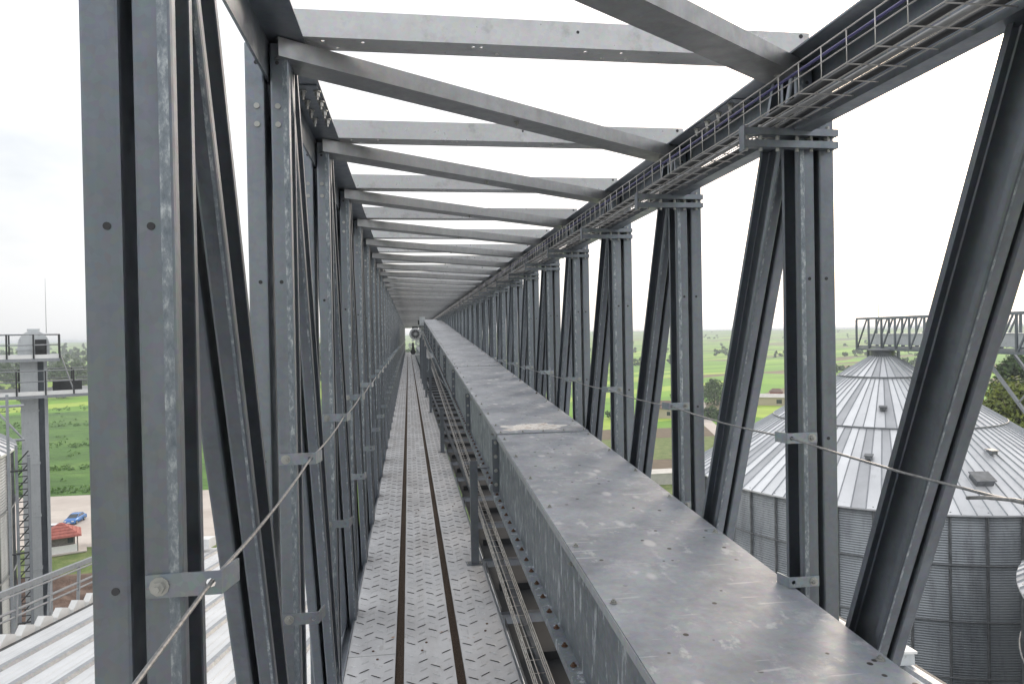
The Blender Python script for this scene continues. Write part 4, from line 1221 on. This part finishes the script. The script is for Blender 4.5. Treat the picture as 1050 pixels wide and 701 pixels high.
# ------------------------------------------------------------------ sky, sun, camera
SAZ, SEL = R_(42), R_(20)
sd = Vector((math.sin(SAZ) * math.cos(SEL), math.cos(SAZ) * math.cos(SEL), math.sin(SEL)))
w = bpy.data.worlds.new('World'); S.world = w; w.use_nodes = True
N, Lk = w.node_tree.nodes, w.node_tree.links
bg = N['Background']
sky = N.new('ShaderNodeTexSky'); sky.sky_type = 'NISHITA'; sky.sun_disc = False; sky.sun_elevation = SEL; sky.sun_rotation = SAZ
sky.air_density = 1.; sky.dust_density = 3.
tc = N.new('ShaderNodeTexCoord')
def wm(op, a, b=0., c=None):
    n = N.new('ShaderNodeMath'); n.operation = op
    for i, v in enumerate((a, b) if c is None else (a, b, c)):
        if isinstance(v, (int, float)): n.inputs[i].default_value = v
        else: Lk.new(v, n.inputs[i])
    return n.outputs[0]
def wmix(a, b, f, mode='MIX'):
    n = N.new('ShaderNodeMix'); n.data_type = 'RGBA'; n.blend_type = mode; n.clamp_factor = False
    for i, v in ((6, a), (7, b)):
        if isinstance(v, tuple): n.inputs[i].default_value = (*v, 1)
        else: Lk.new(v, n.inputs[i])
    if isinstance(f, (int, float)): n.inputs[0].default_value = f
    else: Lk.new(f, n.inputs[0])
    return n.outputs[2]
dt = N.new('ShaderNodeVectorMath'); dt.operation = 'DOT_PRODUCT'; Lk.new(tc.outputs['Generated'], dt.inputs[0]); dt.inputs[1].default_value = sd
dot = dt.outputs['Value']; pos = wm('MAXIMUM', dot, 0.)
mp = N.new('ShaderNodeMapping'); mp.inputs['Scale'].default_value = (1, 1, 2.6); Lk.new(tc.outputs['Generated'], mp.inputs[0])
nz = N.new('ShaderNodeTexNoise'); nz.inputs['Scale'].default_value = 2.6; nz.inputs['Detail'].default_value = 7; nz.inputs['Roughness'].default_value = .55; Lk.new(mp.outputs[0], nz.inputs[0])
rp = N.new('ShaderNodeValToRGB'); rp.color_ramp.elements[0].position = .36; rp.color_ramp.elements[1].position = .56; Lk.new(nz.outputs['Fac'], rp.inputs[0])
half = wm('MULTIPLY_ADD', dot, .5, .5)
sepz = N.new('ShaderNodeSeparateXYZ'); Lk.new(tc.outputs['Generated'], sepz.inputs[0])
el = wm('MINIMUM', wm('MAXIMUM', wm('MULTIPLY', sepz.outputs[2], 1.6), 0.), 1.)
back = wm('MULTIPLY_ADD', el, 9.6, 2.8)
fr = wm('POWER', half, 1.7)
lum = wm('ADD', wm('MULTIPLY', back, wm('SUBTRACT', 1., fr)), wm('MULTIPLY', fr, 10.4))
cl = N.new('ShaderNodeCombineColor'); 
for i, k in enumerate((.985, .99, 1.0)): Lk.new(wm('MULTIPLY', lum, k), cl.inputs[i])
cov = wm('MULTIPLY_ADD', rp.outputs[0], .3, .64)
c = wmix(sky.outputs[0], cl.outputs[0], cov)
c = wmix(c, (9., 6.2, 4.4), wm('POWER', pos, 14.), 'ADD')
c = wmix(c, (30., 24., 18.), wm('POWER', pos, 90.), 'ADD')
Lk.new(c, bg.inputs['Color']); bg.inputs['Strength'].default_value = .11
sl = bpy.data.lights.new('sun', 'SUN'); sl.energy = .75; sl.angle = R_(12); sl.color = (1, .86, .72)
so = bpy.data.objects.new('sun', sl); COL.objects.link(so); so.rotation_euler = sd.to_track_quat('Z', 'Y').to_euler(); so.location = (20, 20, 30)

cam = bpy.data.cameras.new('camera'); co = bpy.data.objects.new('camera', cam); COL.objects.link(co)
f_, yaw, pit, rol = 722.92, .1457, .0107, .0176
fw_ = Vector((math.sin(yaw) * math.cos(pit), math.cos(yaw) * math.cos(pit), -math.sin(pit)))
r0 = Vector((math.cos(yaw), -math.sin(yaw), 0)); u0 = r0.cross(fw_)
rr = r0 * math.cos(rol) - u0 * math.sin(rol); uu = r0 * math.sin(rol) + u0 * math.cos(rol)
mt = Matrix((rr, uu, -fw_)).transposed().to_4x4(); mt.translation = (0, 0, EYE); co.matrix_world = mt
cam.sensor_width = 36; cam.lens = 36 * f_ / 1050; cam.clip_start = .03; cam.clip_end = 20000
S.camera = co
S.view_settings.view_transform = 'Standard'; S.view_settings.look = 'None'; S.view_settings.exposure = .4; S.view_settings.gamma = 1.
S.render.engine = 'CYCLES'
S.cycles.use_denoising = True
S.cycles.max_bounces = 8; S.cycles.volume_bounces = 0; S.cycles.diffuse_bounces = 4; S.cycles.glossy_bounces = 3
